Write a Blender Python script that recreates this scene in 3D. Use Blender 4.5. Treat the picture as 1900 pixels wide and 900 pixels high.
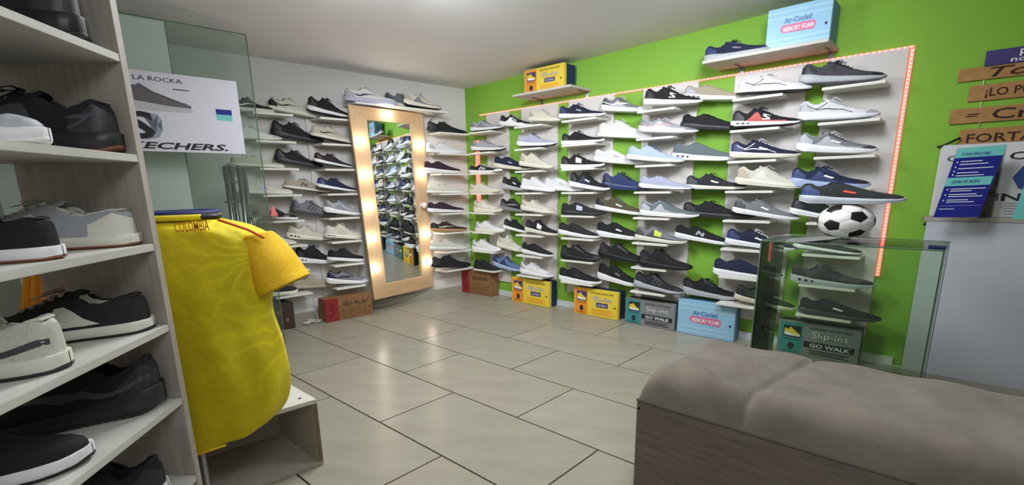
import bpy, bmesh, math, random
from mathutils import Vector, Matrix
from mathutils.geometry import tessellate_polygon

for _o in list(bpy.data.objects):
    bpy.data.objects.remove(_o, do_unlink=True)
scene = bpy.context.scene
C = scene.collection
random.seed(7)
V = Vector

# ------------------------------------------------------------------ camera
EYE = V((0.0, 0.0, 1.15))
FPX, PITCH, ROLL = 632.53, 0.15691, -0.0160
FWD = V((0, math.cos(PITCH), -math.sin(PITCH)))
_r0 = V((1, 0, 0)); _u0 = V((0, math.sin(PITCH), math.cos(PITCH)))
RT = _r0 * math.cos(ROLL) + _u0 * math.sin(ROLL)
UP = -_r0 * math.sin(ROLL) + _u0 * math.cos(ROLL)
cam_data = bpy.data.cameras.new('camera')
cam = bpy.data.objects.new('camera', cam_data)
C.objects.link(cam)
cam.matrix_world = Matrix(((RT.x, UP.x, -FWD.x, EYE.x), (RT.y, UP.y, -FWD.y, EYE.y), (RT.z, UP.z, -FWD.z, EYE.z), (0, 0, 0, 1)))
cam_data.sensor_width = 36.0
cam_data.lens = FPX / 1900.0 * 36.0
cam_data.clip_start = 0.02
scene.camera = cam

# ------------------------------------------------------------------ world, view, main lights
world = bpy.data.worlds.new('world'); scene.world = world
world.use_nodes = True
world.node_tree.nodes['Background'].inputs[0].default_value = (0.85, 0.9, 1.0, 1)
world.node_tree.nodes['Background'].inputs[1].default_value = 0.35
scene.view_settings.view_transform = 'Standard'
scene.view_settings.look = 'None'
scene.view_settings.gamma = 1.0
scene.cycles.transparent_max_bounces = 32
scene.view_settings.use_curve_mapping = False
scene.view_settings.exposure = 0.82

def area_light(name, loc, target, sx, sy, power, col):
    d = bpy.data.lights.new(name, 'AREA'); d.shape = 'RECTANGLE'; d.size = sx; d.size_y = sy
    d.energy = power; d.color = col
    o = bpy.data.objects.new(name, d); C.objects.link(o)
    o.location = loc
    o.rotation_euler = (V(target) - V(loc)).to_track_quat('-Z', 'Y').to_euler()
    return o
area_light('overhead_area_light', (-0.45, 1.75, 2.18), (0.15, 2.25, 0), 0.4, 0.4, 16, (0.90, 0.95, 1.0))
area_light('overhead_area_light', (0.95, 1.35, 2.18), (1.3, 2.1, 0.8), 0.4, 0.4, 12, (0.90, 0.95, 1.0))  # unseen fill light, added to brighten the green wall and its shoes
area_light('overhead_area_light', (0.5, -0.3, 2.15), (-0.1, 0.5, 0.6), 0.7, 0.7, 8, (0.90, 0.95, 1.0))  # unseen fill added behind the camera to lift the front room and shelf unit
_pl = bpy.data.lights.new('ceiling_glow_fill', 'POINT'); _pl.energy = 10; _pl.shadow_soft_size = 0.1; _pl.color = (0.9, 0.95, 1.0)  # added point light with no fitting, brightens the ceiling around the main lamp
_po = bpy.data.objects.new('ceiling_glow_fill', _pl); C.objects.link(_po); _po.location = (-0.6, 1.55, 1.98)

# ------------------------------------------------------------------ room frame: both walls leave one corner, at about 111 degrees
P0 = V((-0.47726, 3.8321, 0.0))
GX = V((0.84663, -0.53219, 0.0))      # along the green wall
GI = V((0.80505, 0.59321, 0.0))       # fronts-to-backs direction of everything set against the green wall
WX = V((-0.84976, -0.52717, 0.0))     # along the white wall, away from the corner
NG = V((-0.53219, -0.84663, 0.0))
NW = V((0.52717, -0.84976, 0.0))
Z = V((0, 0, 1))

def ray(x, y):
    return FWD + RT * ((x - 950) / FPX) - UP * ((y - 450) / FPX)
def on_z(x, y, z=0.0):
    d = ray(x, y); return EYE + d * ((z - EYE.z) / d.z)
def on_plane(x, y, q, n):
    d = ray(x, y); return EYE + d * ((V(q) - EYE).dot(n) / d.dot(n))
def on_g(x, y, s=0.0):
    return on_plane(x, y, P0 + NG * s, NG)
def on_w(x, y, s=0.0):
    return on_plane(x, y, P0 + NW * s, NW)
def on_y(x, y, Y):
    d = ray(x, y); return EYE + d * (Y / d.y)
def gp(t, z, s=0.0):                  # green wall: t metres along, z up, s metres out (oblique)
    return P0 + GX * t - GI * s + Z * z
def wp(t, z, s=0.0):                  # white wall, s metres out along the other wall's direction
    return P0 + WX * t + GX * s + Z * z

# ------------------------------------------------------------------ materials
def lin(c):
    return tuple(((v / 255) / 12.92 if v / 255 <= 0.04045 else ((v / 255 + 0.055) / 1.055) ** 2.4) for v in c) + (1.0,)
_mats = {}
def mat(name, rgb, rough=0.6, kind='plain', metal=0.0, rgb2=None, scale=1.0, emit=0.0, bump=0.3):
    key = (name, tuple(rgb), rough, kind, metal, rgb2, scale, emit)
    if key in _mats: return _mats[key]
    m = bpy.data.materials.new(name); m.use_nodes = True
    nt = m.node_tree; N = nt.nodes; L = nt.links; b = N['Principled BSDF']
    b.inputs['Base Color'].default_value = lin(rgb); b.inputs['Roughness'].default_value = rough
    b.inputs['Metallic'].default_value = metal
    if emit:
        b.inputs['Emission Color'].default_value = lin(rgb); b.inputs['Emission Strength'].default_value = emit
    tc = N.new('ShaderNodeTexCoord')
    def noise(sc, det=3.0, stretch=None, rough_=0.5):
        n = N.new('ShaderNodeTexNoise'); n.inputs['Scale'].default_value = sc; n.inputs['Detail'].default_value = det
        n.inputs['Roughness'].default_value = rough_
        if stretch:
            mp = N.new('ShaderNodeMapping'); mp.inputs['Scale'].default_value = stretch
            L.new(tc.outputs['Object'], mp.inputs['Vector']); L.new(mp.outputs['Vector'], n.inputs['Vector'])
        else: L.new(tc.outputs['Object'], n.inputs['Vector'])
        return n
    def ramp(src, c1, c2, p1=0.35, p2=0.65):
        r = N.new('ShaderNodeValToRGB'); r.color_ramp.elements[0].position = p1; r.color_ramp.elements[1].position = p2
        r.color_ramp.elements[0].color = lin(c1); r.color_ramp.elements[1].color = lin(c2)
        L.new(src, r.inputs['Fac']); return r
    def bmp(src, strength, dist=0.002):
        k = N.new('ShaderNodeBump'); k.inputs['Strength'].default_value = strength; k.inputs['Distance'].default_value = dist
        L.new(src, k.inputs['Height']); L.new(k.outputs['Normal'], b.inputs['Normal'])
    c2 = rgb2 or tuple(max(0, int(v * 0.86)) for v in rgb)
    if kind == 'fabric':
        n = noise(60 * scale, 2); r = ramp(n.outputs['Fac'], rgb, c2); L.new(r.outputs['Color'], b.inputs['Base Color'])
        bmp(n.outputs['Fac'], bump)
    elif kind == 'wood':
        n = noise(6 * scale, 6, (1.0, 1.0, 14.0) if scale > 0 else None, 0.65)
        r = ramp(n.outputs['Fac'], rgb, c2, 0.3, 0.7); L.new(r.outputs['Color'], b.inputs['Base Color']); bmp(n.outputs['Fac'], 0.15)
    elif kind == 'woodv':
        n = noise(7 * scale, 6, (14.0, 14.0, 1.0), 0.65)
        r = ramp(n.outputs['Fac'], rgb, c2, 0.3, 0.7); L.new(r.outputs['Color'], b.inputs['Base Color']); bmp(n.outputs['Fac'], 0.15)
    elif kind == 'wall':
        n = noise(3, 5); r = ramp(n.outputs['Fac'], rgb, c2, 0.2, 0.8); L.new(r.outputs['Color'], b.inputs['Base Color'])
        n2 = noise(220, 3); bmp(n2.outputs['Fac'], 0.25, 0.001)
    elif kind == 'tile':
        n = noise(2.2, 7, (1.2, 5.0, 1.0), 0.6); r = ramp(n.outputs['Fac'], rgb, c2, 0.3, 0.7)
        L.new(r.outputs['Color'], b.inputs['Base Color']); n2 = noise(40, 4); bmp(n2.outputs['Fac'], 0.05, 0.001)
    elif kind == 'suede':
        n = noise(5, 8, None, 0.65); r = ramp(n.outputs['Fac'], rgb, c2, 0.3, 0.7); L.new(r.outputs['Color'], b.inputs['Base Color'])
        n2 = noise(4, 7, (1, 2.2, 1)); bmp(n2.outputs['Fac'], 0.5, 0.012)
        b.inputs['Sheen Weight'].default_value = 0.15
    elif kind == 'ray': # faint sunburst print woven into the jersey, round two centres
        sx = N.new('ShaderNodeSeparateXYZ'); L.new(tc.outputs['Object'], sx.inputs[0])
        nz = noise(14, 4)
        def M(op, a, c=None):
            k = N.new('ShaderNodeMath'); k.operation = op
            for i, q in enumerate((a, c)):
                if q is None: continue
                if isinstance(q, (int, float)): k.inputs[i].default_value = q
                else: L.new(q, k.inputs[i])
            return k.outputs[0]
        outs = []
        for cx, cz in ((-0.70, 0.98), (-0.63, 0.77)):
            dx = M('SUBTRACT', sx.outputs[0], cx); dz = M('SUBTRACT', sx.outputs[2], cz)
            an = M('ADD', M('MULTIPLY', M('ARCTAN2', dz, dx), 8.0), M('MULTIPLY', nz.outputs['Fac'], 7.0))
            rr = M('SQRT', M('ADD', M('MULTIPLY', dx, dx), M('MULTIPLY', dz, dz)))
            fall = M('SUBTRACT', 1.0, M('MULTIPLY', rr, 3.2))
            outs.append(M('MULTIPLY', M('POWER', M('ABSOLUTE', M('SINE', an)), 8.0), M('MAXIMUM', fall, 0.0)))
        sm = M('ADD', M('MAXIMUM', outs[0], outs[1]), M('MULTIPLY', noise(26, 6).outputs['Fac'], 0.5))
        r = ramp(sm, c2, rgb, 0.15, 0.95); L.new(r.outputs['Color'], b.inputs['Base Color'])
        n2 = noise(9, 5); bmp(n2.outputs['Fac'], 0.6, 0.02)
    elif kind == 'glass':
        b.inputs['Transmission Weight'].default_value = 1.0; b.inputs['IOR'].default_value = 1.25; b.inputs['Roughness'].default_value = rough
    _mats[key] = m
    return m

# ------------------------------------------------------------------ object helpers
def link(name, me, m=None, parent=None):
    o = bpy.data.objects.new(name, me); C.objects.link(o)
    if m is not None and me is not None:
        if isinstance(m, (list, tuple)):
            for k in m: me.materials.append(k)
        else: me.materials.append(m)
    if parent: o.parent = parent
    return o
def tag(o, label=None, cat=None, group=None, kind=None):
    if label: o['label'] = label
    if cat: o['category'] = cat
    if group: o['group'] = group
    if kind: o['kind'] = kind
    return o
def thing(name, label, cat, loc=(0, 0, 0), group=None):
    o = bpy.data.objects.new(name, None); C.objects.link(o); o.location = loc
    o.empty_display_size = 0.05
    return tag(o, label, cat, group)
def rel(o, parent):
    """parent o under an Empty that has only a location, keeping world coordinates"""
    o.parent = parent
    o.matrix_parent_inverse = Matrix.Translation(parent.location).inverted()
    return o
def mesh_from(bm, name, smooth=False):
    me = bpy.data.meshes.new(name); bmesh.ops.recalc_face_normals(bm, faces=bm.faces[:])
    bm.to_mesh(me); bm.free()
    if smooth:
        for p in me.polygons: p.use_smooth = True
    return me
def bm_obl(bm, o, a, b, c, bev=0.0):
    """oblique block from corner o with edge vectors a, b, c"""
    o = V(o); a = V(a); b = V(b); c = V(c)
    vs = [bm.verts.new(o + a * i + b * j + c * k) for k in (0, 1) for j in (0, 1) for i in (0, 1)]
    fs = [(0, 1, 3, 2), (4, 6, 7, 5), (0, 4, 5, 1), (2, 3, 7, 6), (0, 2, 6, 4), (1, 5, 7, 3)]
    f = [bm.faces.new([vs[i] for i in q]) for q in fs]
    if bev:
        es = list({e for g in f for e in g.edges})
        bmesh.ops.bevel(bm, geom=es, offset=bev, segments=2, affect='EDGES')
def block(name, o, a, b, c, m, parent=None, bev=0.0):
    """block, its origin at the middle of its underside"""
    o = V(o); a = V(a); b = V(b); c = V(c)
    mid = o + a / 2 + b / 2
    bm = bmesh.new(); bm_obl(bm, o - mid, a, b, c, bev)
    ob = link(name, mesh_from(bm, name), m); ob.location = mid
    if parent: rel(ob, parent)
    return ob
def bm_tube(bm, pts, r, n=8, closed=False):
    pts = [V(p) for p in pts]; rings = []
    for i, p in enumerate(pts):
        a = pts[(i - 1) % len(pts)] if (closed or i > 0) else p
        b = pts[(i + 1) % len(pts)] if (closed or i < len(pts) - 1) else p
        t = (b - a).normalized()
        u = t.cross(Z if abs(t.z) < 0.9 else V((1, 0, 0))).normalized(); w = t.cross(u)
        rr = r[i] if isinstance(r, (list, tuple)) else r
        rings.append([bm.verts.new(p + (u * math.cos(k * 2 * math.pi / n) + w * math.sin(k * 2 * math.pi / n)) * rr) for k in range(n)])
    m = len(rings)
    for i in range(m if closed else m - 1):
        A, B = rings[i], rings[(i + 1) % m]
        for k in range(n): bm.faces.new((A[k], A[(k + 1) % n], B[(k + 1) % n], B[k]))
    if not closed:
        bm.faces.new(rings[0][::-1]); bm.faces.new(rings[-1])
def tube(name, pts, r, m, parent=None, n=8, closed=False):
    base = V(pts[0]); bm = bmesh.new(); bm_tube(bm, [V(p) - base for p in pts], r, n, closed)
    o = link(name, mesh_from(bm, name, True), m); o.location = base
    if parent: rel(o, parent)
    return o
def plate(name, pts, n, th, m, parent=None):
    """polygon extruded by th along n"""
    pts = [V(p) for p in pts]; base = pts[0]; bm = bmesh.new()
    a = [bm.verts.new(p - base) for p in pts]; b = [bm.verts.new(p - base + V(n) * th) for p in pts]
    bm.faces.new(a[::-1]); bm.faces.new(b); k = len(a)
    for i in range(k): bm.faces.new((a[i], a[(i + 1) % k], b[(i + 1) % k], b[i]))
    bmesh.ops.triangulate(bm, faces=[f for f in bm.faces if len(f.verts) > 4])
    o = link(name, mesh_from(bm, name), m); o.location = base
    if parent: rel(o, parent)
    return o
_txt = {}
def text(s, o, u, v, m, parent, name='lettering', shear=0.0, bold=0.0, n=None, lift=0.0012):
    """flat lettering: u = full width vector, v = cap height vector, o = lower left corner"""
    key = (s, shear, bold)
    if key not in _txt:
        cu = bpy.data.curves.new('t', 'FONT'); cu.body = s; cu.size = 1; cu.shear = shear; cu.offset = bold; cu.resolution_u = 2
        ob = bpy.data.objects.new('t', cu); C.objects.link(ob)
        dg = bpy.context.evaluated_depsgraph_get(); dg.update()
        me = bpy.data.meshes.new_from_object(ob.evaluated_get(dg))
        co = [(w.co.x, w.co.y) for w in me.vertices]; fs = [tuple(p.vertices) for p in me.polygons]
        bpy.data.objects.remove(ob); bpy.data.meshes.remove(me)
        x0 = min(c[0] for c in co); x1 = max(c[0] for c in co)
        y1 = max(c[1] for c in co)
        _txt[key] = ([((c[0] - x0) / (x1 - x0), c[1] / y1) for c in co], fs)
    co, fs = _txt[key]; o = V(o); u = V(u); v = V(v)
    nn = V(n).normalized() if n is not None else u.cross(v).normalized()
    me = bpy.data.meshes.new(name)
    me.from_pydata([u * a + v * b + nn * lift for a, b in co], [], fs)
    ob = link(name, me, m); ob.location = o
    if parent: rel(ob, parent)
    return ob
def sheet(name, o, u, v, uv, m, parent, lift=0.001, n=None):
    """thin printed shape on a face; uv = polygon in face fractions"""
    o = V(o); u = V(u); v = V(v); nn = V(n).normalized() if n is not None else u.cross(v).normalized()
    pts = [o + u * a + v * b + nn * (lift * 0.2) for a, b in uv]
    return plate(name, pts, nn, lift * 0.8, m, parent)
def rect(a, b, c, d): return [(a, b), (c, b), (c, d), (a, d)]
def circle(cx, cy, rx, ry, n=16): return [(cx + rx * math.cos(2 * math.pi * i / n), cy + ry * math.sin(2 * math.pi * i / n)) for i in range(n)]

# ------------------------------------------------------------------ palette
M_green = mat('green_paint', (134, 186, 62), 0.7, 'wall', rgb2=(127, 179, 56))
M_white = mat('white_paint', (226, 223, 221), 0.75, 'wall', rgb2=(218, 215, 213))
M_ceil = mat('ceiling_paint', (230, 227, 228), 0.85, 'wall', rgb2=(224, 221, 222))
M_grout = mat('grout', (78, 66, 54), 0.9)
M_tiles = [mat('floor_tile_%s' % n, c, 0.24, 'tile', rgb2=d) for n, c, d in (
    ('warm', (160, 154, 138), (149, 142, 126)), ('pale', (163, 157, 142), (151, 144, 129)), ('grey', (158, 153, 138), (147, 141, 126)))]
M_skirt = mat('skirting_stone', (176, 172, 156), 0.5, 'wall')
M_skirtw = mat('white_skirting', (214, 220, 222), 0.4)
M_board = mat('white_laminate', (222, 216, 212), 0.5, 'wall', rgb2=(215, 209, 205))
M_shelf = mat('white_shelf', (232, 230, 222), 0.4)
M_led = mat('red_led_glow', (255, 116, 110), 0.5, emit=1.0)
M_ledb = mat('red_led_bead', (255, 160, 150), 0.5, emit=1.6)
M_metal = mat('brushed_steel', (150, 150, 150), 0.3, metal=0.9)
M_black = mat('black_plastic', (18, 18, 20), 0.5)
M_oak = mat('pine_wood', (220, 188, 150), 0.5, 'woodv', rgb2=(198, 162, 122))
M_unit = mat('pale_laminate', (186, 178, 168), 0.55, 'woodv', rgb2=(160, 151, 140))
M_unith = mat('pale_laminate_shelf', (206, 203, 196), 0.5, 'wood', rgb2=(186, 182, 172))
M_edge = mat('chipboard_edge', (126, 108, 86), 0.8, 'fabric')
M_mirror = mat('mirror_silver', (235, 240, 238), 0.01, metal=1.0)
M_bulb = mat('lit_bulb', (255, 246, 230), 0.4, emit=13.0)
M_bulboff = mat('unlit_bulb', (235, 228, 220), 0.25)
def glass_mat(name, tint, alpha):
    """thin window glass: mostly see-through with a faint tint and a mirror-like sheen"""
    m = bpy.data.materials.new(name); m.use_nodes = True; nt = m.node_tree; N = nt.nodes; L = nt.links
    N.remove(N['Principled BSDF']); out = N['Material Output']
    t = N.new('ShaderNodeBsdfTransparent'); t.inputs[0].default_value = lin(tint)
    d = N.new('ShaderNodeBsdfDiffuse'); d.inputs[0].default_value = lin(tint)
    g = N.new('ShaderNodeBsdfGlossy'); g.inputs['Roughness'].default_value = 0.03
    fr = N.new('ShaderNodeFresnel'); fr.inputs['IOR'].default_value = 1.28
    m1 = N.new('ShaderNodeMixShader'); m1.inputs[0].default_value = alpha
    m2 = N.new('ShaderNodeMixShader')
    L.new(t.outputs[0], m1.inputs[1]); L.new(d.outputs[0], m1.inputs[2])
    L.new(fr.outputs[0], m2.inputs[0]); L.new(m1.outputs[0], m2.inputs[1]); L.new(g.outputs[0], m2.inputs[2])
    L.new(m2.outputs[0], out.inputs['Surface'])
    return m
M_glassA = glass_mat('green_glass_painted_reflection', (236, 246, 240), 0.35)  # pale diffuse share imitates the reflection on this pane
M_glassB = glass_mat('clear_glass_sheet', (238, 245, 240), 0.035)
M_glassC = glass_mat('green_tinted_glass', (247, 252, 245), 0.008)
M_glassD = glass_mat('deep_green_glass', (214, 236, 204), 0.03)
M_gedge = mat('glass_edge', (104, 132, 104), 0.2)

# ------------------------------------------------------------------ structure
T_END, W_END = 6.2, 4.9
def ceil_z(p): # the ceiling climbs slightly away from the corner
    d = V(p) - P0
    return 2.2 + 0.029 * d.dot(V((0.45, -0.89, 0)))
cor = [P0, P0 + GX * T_END, P0 + GX * T_END + WX * W_END, P0 + WX * W_END]
def wall(name, a, b, m, th=0.08):
    a = V(a); b = V(b); n = (b - a).cross(Z).normalized()
    c = (cor[0] + cor[2]) / 2
    if (c - a).dot(n) > 0: n = -n
    bm = bmesh.new(); base = (a + b) / 2
    pts = [a, b, b + n * th, a + n * th]
    lo = [bm.verts.new(p - base) for p in pts]; hi = [bm.verts.new(p - base + Z * (ceil_z(p) + 0.0)) for p in pts]
    bm.faces.new(lo[::-1]); bm.faces.new(hi)
    for i in range(4): bm.faces.new((lo[i], lo[(i + 1) % 4], hi[(i + 1) % 4], hi[i]))
    o = link(name, mesh_from(bm, name), m); o.location = base
    return tag(o, kind='structure')
wall('wall_right', cor[0], cor[1], M_green)
wall('wall_back', cor[3], cor[0], M_white)
wall('wall_front', cor[1], cor[2], M_white)
wall('wall_left', cor[2], cor[3], M_white)
bm = bmesh.new()
lo = [bm.verts.new(p + Z * ceil_z(p)) for p in cor]; hi = [bm.verts.new(p + Z * (ceil_z(p) + 0.08)) for p in cor]
bm.faces.new(lo); bm.faces.new(hi[::-1])
for i in range(4): bm.faces.new((lo[i], lo[(i + 1) % 4], hi[(i + 1) % 4], hi[i]))
tag(link('ceiling', mesh_from(bm, 'ceiling'), M_ceil), kind='structure')
bm = bmesh.new(); bm_obl(bm, P0 - Z * 0.06, GX * T_END, WX * W_END, Z * 0.0525)
floor = tag(link('floor', mesh_from(bm, 'floor'), M_grout), kind='structure')

# floor tiles: running bond, each tile a slab with open joints
T0 = V((0.65367 * 1.15, 0.56872 * 1.15, 0)); DU, DV, GAP = 0.36748 * 1.15, 0.35781 * 1.15, 0.0035
_det = GX.x * WX.y - GX.y * WX.x
def room_uv(p):
    d = V(p) - P0
    return ((d.x * WX.y - d.y * WX.x) / _det, (GX.x * d.y - GX.y * d.x) / _det)
def clip(poly, f):
    out = []
    for i in range(len(poly)):
        a, b = poly[i], poly[(i + 1) % len(poly)]; fa, fb = f(a), f(b)
        if fa >= 0: out.append(a)
        if (fa >= 0) != (fb >= 0): out.append(a + (b - a) * (fa / (fa - fb)))
    return out
for row in range(-10, 12):
    for col in range(-16, 14):
        if (col + row) % 2: continue
        o = T0 + GX * (col * DU + GAP) + GI * (row * DV + GAP)
        poly = [o, o + GX * (2 * DU - 2 * GAP), o + GX * (2 * DU - 2 * GAP) + GI * (DV - 2 * GAP), o + GI * (DV - 2 * GAP)]
        for f in (lambda p: room_uv(p)[0] - 0.004, lambda p: T_END - 0.004 - room_uv(p)[0],
                  lambda p: room_uv(p)[1] - 0.004, lambda p: W_END - 0.004 - room_uv(p)[1]):
            if len(poly) >= 3: poly = clip(poly, f)
        if len(poly) < 3: continue
        base = sum(poly, V((0, 0, 0))) / len(poly)
        if base.y < -1.2 or base.x < -3.2: continue
        ar = 0.5 * abs(sum(poly[i].x * poly[(i + 1) % len(poly)].y - poly[(i + 1) % len(poly)].x * poly[i].y for i in range(len(poly))))
        if ar < 0.002: continue
        bm = bmesh.new()
        lo = [bm.verts.new(p - base - Z * 0.006) for p in poly]; k = len(lo)
        sh = 1.0
        hi = [bm.verts.new(p - base) for p in poly]
        bm.faces.new(lo[::-1]); bm.faces.new(hi)
        for i in range(k): bm.faces.new((lo[i], lo[(i + 1) % k], hi[(i + 1) % k], hi[i]))
        t = link('floor_tile', mesh_from(bm, 'floor_tile'), random.choice(M_tiles), floor); t.location = base

# skirting: stone band under the white wall, white tiles under the green wall
tag(block('baseboard_back', wp(0.14, 0.0), WX * 3.9, GX * 0.022, Z * 0.075, M_skirt), kind='structure')
for a, b in ((0.18, 0.62), (0.98, 1.25), (1.72, 1.86), (2.35, 3.3)):
    pass
bb = tag(block('baseboard_right', gp(0.03, 0.0), GX * 3.38, -GI * 0.014, Z * 0.055, M_skirtw), kind='structure')

# ------------------------------------------------------------------ display panels with planks
ROWZ = [1.7173 - 0.20244 * i for i in range(8)]
PT = [(0.2305, 0.5079), (0.7752, 1.0565), (1.2565, 1.5546), (1.8802, 2.1414), (2.4935, 2.7594), (2.9457, 3.2149)]
PANEL = [(0.29, 0.56), (0.71, 1.09), (1.2, 1.6), (1.83, 2.215), (2.44, 2.83), (2.92, 3.27)]
PD = 0.18
nth = ['first', 'second', 'third', 'fourth', 'fifth', 'sixth', 'seventh', 'eighth']
rown = ['top', 'second', 'third', 'fourth', 'fifth', 'sixth', 'seventh', 'bottom']
PTHK = 0.016
for k in range(6):
    a, b = PANEL[k]
    r = thing('display_panel', 'tall white panel with eight small planks, %s from the corner on green wall' % nth[k], 'display panel', gp((a + b) / 2, 0.12), 'white panels with planks on the green wall')
    block('backing_board', gp(a, 0.16, 0.001), GX * (b - a), -GI * 0.016, Z * 1.745, M_board, r)
    for i in range(8):
        t0, t1 = PT[k]
        block('plank', gp(t0, ROWZ[i] - PTHK, 0.0172), GX * (t1 - t0), -GI * (PD - 0.0172), Z * PTHK, M_shelf, r, 0.0015)
# led strips along the top edge and down the right edge, and in the corner
def led(name, label, a, b, wdir, w, depth, n):
    a = V(a); b = V(b); r = thing(name, label, 'light strip', a)
    block('strip', a, b - a, V(wdir) * w, depth, M_led, r)
    bm = bmesh.new()
    for i in range(n):
        c = a + (b - a) * ((i + 0.5) / n) + V(wdir) * w * 0.5 + V(depth) * 1.0
        s = 0.0035
        bm_obl(bm, c - a - (b - a).normalized() * s - V(wdir) * s, (b - a).normalized() * 2 * s, V(wdir) * 2 * s, V(depth).normalized() * 0.003)
    o = link('led_bead', mesh_from(bm, 'led_bead'), M_ledb); o.location = a; rel(o, r); o['kind'] = 'stuff'
led('led_strip', 'glowing red light strip along the top edge of the white panels', gp(0.2, 1.906), gp(3.29, 1.906), Z, 0.009, -GI * 0.012, 120)
led('led_strip', 'glowing red light strip running down the right edge of the last white panel', gp(3.275, 0.57), gp(3.275, 1.90), GX, 0.016, -GI * 0.014, 60)
led('led_strip', 'short vertical red light strip in the corner between the walls', gp(0.125, 0.95), gp(0.125, 1.66), GX, 0.05, -GI * 0.008, 24)

# white wall: column between mirror and corner, column beside the mirror, column behind glass
WROWZ = [1.7642 - 0.21106 * i for i in range(8)]
def wall_column(label, t0, t1, rows, pa, pb, board=True):
    r = thing('display_panel', label, 'display panel', wp((t0 + t1) / 2, 0.12), 'white panels with planks on the white wall')
    if board: block('backing_board', wp(pa, 0.2, 0.001), WX * (pb - pa), GX * 0.012, Z * 1.68, M_board, r)
    for z in rows:
        block('plank', wp(t0, z - PTHK, 0.0132), WX * (t1 - t0), GX * (PD - 0.0132), Z * PTHK, M_shelf, r, 0.0015)
wall_column('narrow column of eight white planks between the mirror and the room corner', 0.12, 0.4416, ROWZ, 0.1, 0.42)
wall_column('column of eight white planks directly left of the lit mirror', 1.231, 1.4725, WROWZ, 1.19, 1.5)
wall_column('column of white planks on the white wall behind the glass sheets', 1.66, 1.92, WROWZ, 1.62, 1.96)

# high shelves on the green wall
def bracket(t, z, r, name='bracket'):
    bm = bmesh.new()
    o = gp(t, z)
    bm_obl(bm, gp(t - 0.012, z - 0.06, 0.001) - o, GX * 0.024, -GI * 0.004, Z * 0.058)
    bm_obl(bm, gp(t - 0.004, z - 0.008, 0.001) - o, GX * 0.008, -GI * 0.12, Z * 0.007)
    q = link(name, mesh_from(bm, name), M_metal); q.location = o; rel(q, r)
def high_shelf(label, t0, t1, z, d, bt):
    r = thing('wall_shelf', label, 'shelf', gp((t0 + t1) / 2, z))
    block('plank', gp(t0, z, 0.001), GX * (t1 - t0), -GI * d, Z * 0.018, M_unith, r, 0.001)
    for t in bt: bracket(t, z, r)
high_shelf('small pale wall shelf carrying a yellow shoe box, near the corner', 0.83, 1.39, 1.965, 0.25, (0.92, 1.36))
high_shelf('long pale wall shelf at top right carrying a shoe and light blue box', 2.33, 2.965, 1.955, 0.25, (2.47, 2.93))

# ------------------------------------------------------------------ mirror with bulbs, leaning on the white wall
mir = thing('vanity_mirror', 'tall mirror in a wide pine frame with round bulbs down both sides', 'mirror', wp(0.78, 0.08, 0.03))
cTL = on_w(646, 194, 0.26); cTR = on_w(785, 211, 0.07); cBR = on_w(805, 531, 0.04); cBL = on_w(695, 557, 0.21)
nm = ((cTR - cTL).cross(cBL - cTL)).normalized()
if nm.dot(NW) < 0: nm = -nm
def mq(u, v): # u 0 left..1 right, v 0 top..1 bottom
    return (cTL * (1 - u) + cTR * u) * (1 - v) + (cBL * (1 - u) + cBR * u) * v
fw = 0.20; ft = 0.062; fb = 0.075
def rail(name, pts, m):
    q = plate(name, [mq(*p) for p in pts], nm, -0.03, m, mir)
    return q
M_oakh = mat('pine_wood_rail', (220, 184, 144), 0.5, 'wood', rgb2=(196, 156, 114))
rail('frame_stile', [(0, 0), (fw, ft), (fw, 1 - fb), (0, 1)], M_oak)
rail('frame_stile', [(1, 0), (1, 1), (1 - fw, 1 - fb), (1 - fw, ft)], M_oak)
rail('frame_rail', [(0, 0), (1, 0), (1 - fw, ft), (fw, ft)], M_oakh)
rail('frame_rail', [(0, 1), (fw, 1 - fb), (1 - fw, 1 - fb), (1, 1)], M_oakh)
g = plate('mirror_glass', [mq(fw, ft) - nm * 0.012, mq(1 - fw, ft) - nm * 0.012, mq(1 - fw, 1 - fb) - nm * 0.012, mq(fw, 1 - fb) - nm * 0.012], nm, -0.004, M_mirror, mir)
bm = bmesh.new(); bmesh.ops.create_uvsphere(bm, u_segments=20, v_segments=14, radius=0.030)
for v in bm.verts: v.co.z *= 0.95
bulb_me = mesh_from(bm, 'bulb', True); bulb_off = bulb_me.copy(); bulb_me.materials.append(M_bulb); bulb_off.materials.append(M_bulboff)
bm = bmesh.new(); bmesh.ops.create_cone(bm, cap_ends=True, segments=16, radius1=0.024, radius2=0.018, depth=0.026)
sock_me = mesh_from(bm, 'socket', False); sock_me.materials.append(mat('socket_porcelain', (225, 220, 210), 0.4))
rot = nm.to_track_quat('Z', 'Y')
for (x, y, on) in [(672, 261, 1), (681, 324, 1), (687, 383, 1), (692, 443, 1), (698, 500, 1), (722, 212, 1), (782, 267, 1), (786, 322, 1), (787, 381, 0), (794, 434, 1), (797, 487, 1)]:
    q = on_plane(x, y, mq(.5, .5) + nm * 0.04, nm)
    s = link('bulb_socket', sock_me, None, None); s.location = q - nm * 0.0275; s.rotation_mode = 'QUATERNION'; s.rotation_quaternion = rot; rel(s, mir)
    b = bpy.data.objects.new('bulb', bulb_me if on else bulb_off); C.objects.link(b); b.location = q; rel(b, mir)
    if not on: b['label'] = 'unlit white bulb'
# shelf over the mirror
a1 = 0.36; a2 = 1.20; zs_ = 1.895
ms = thing('wall_shelf', 'white shelf over the mirror holding three trainers', 'shelf', wp((a1 + a2) / 2, zs_))
block('plank', wp(a1, zs_, 0.001), WX * (a2 - a1), GX * 0.2, Z * 0.018, M_shelf, ms, 0.001)
for t in (0.42, 1.17):
    tube('bracket', [wp(t, zs_ - 0.07, 0.004), wp(t, zs_ - 0.003, 0.12)], 0.004, M_metal, ms)

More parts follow.
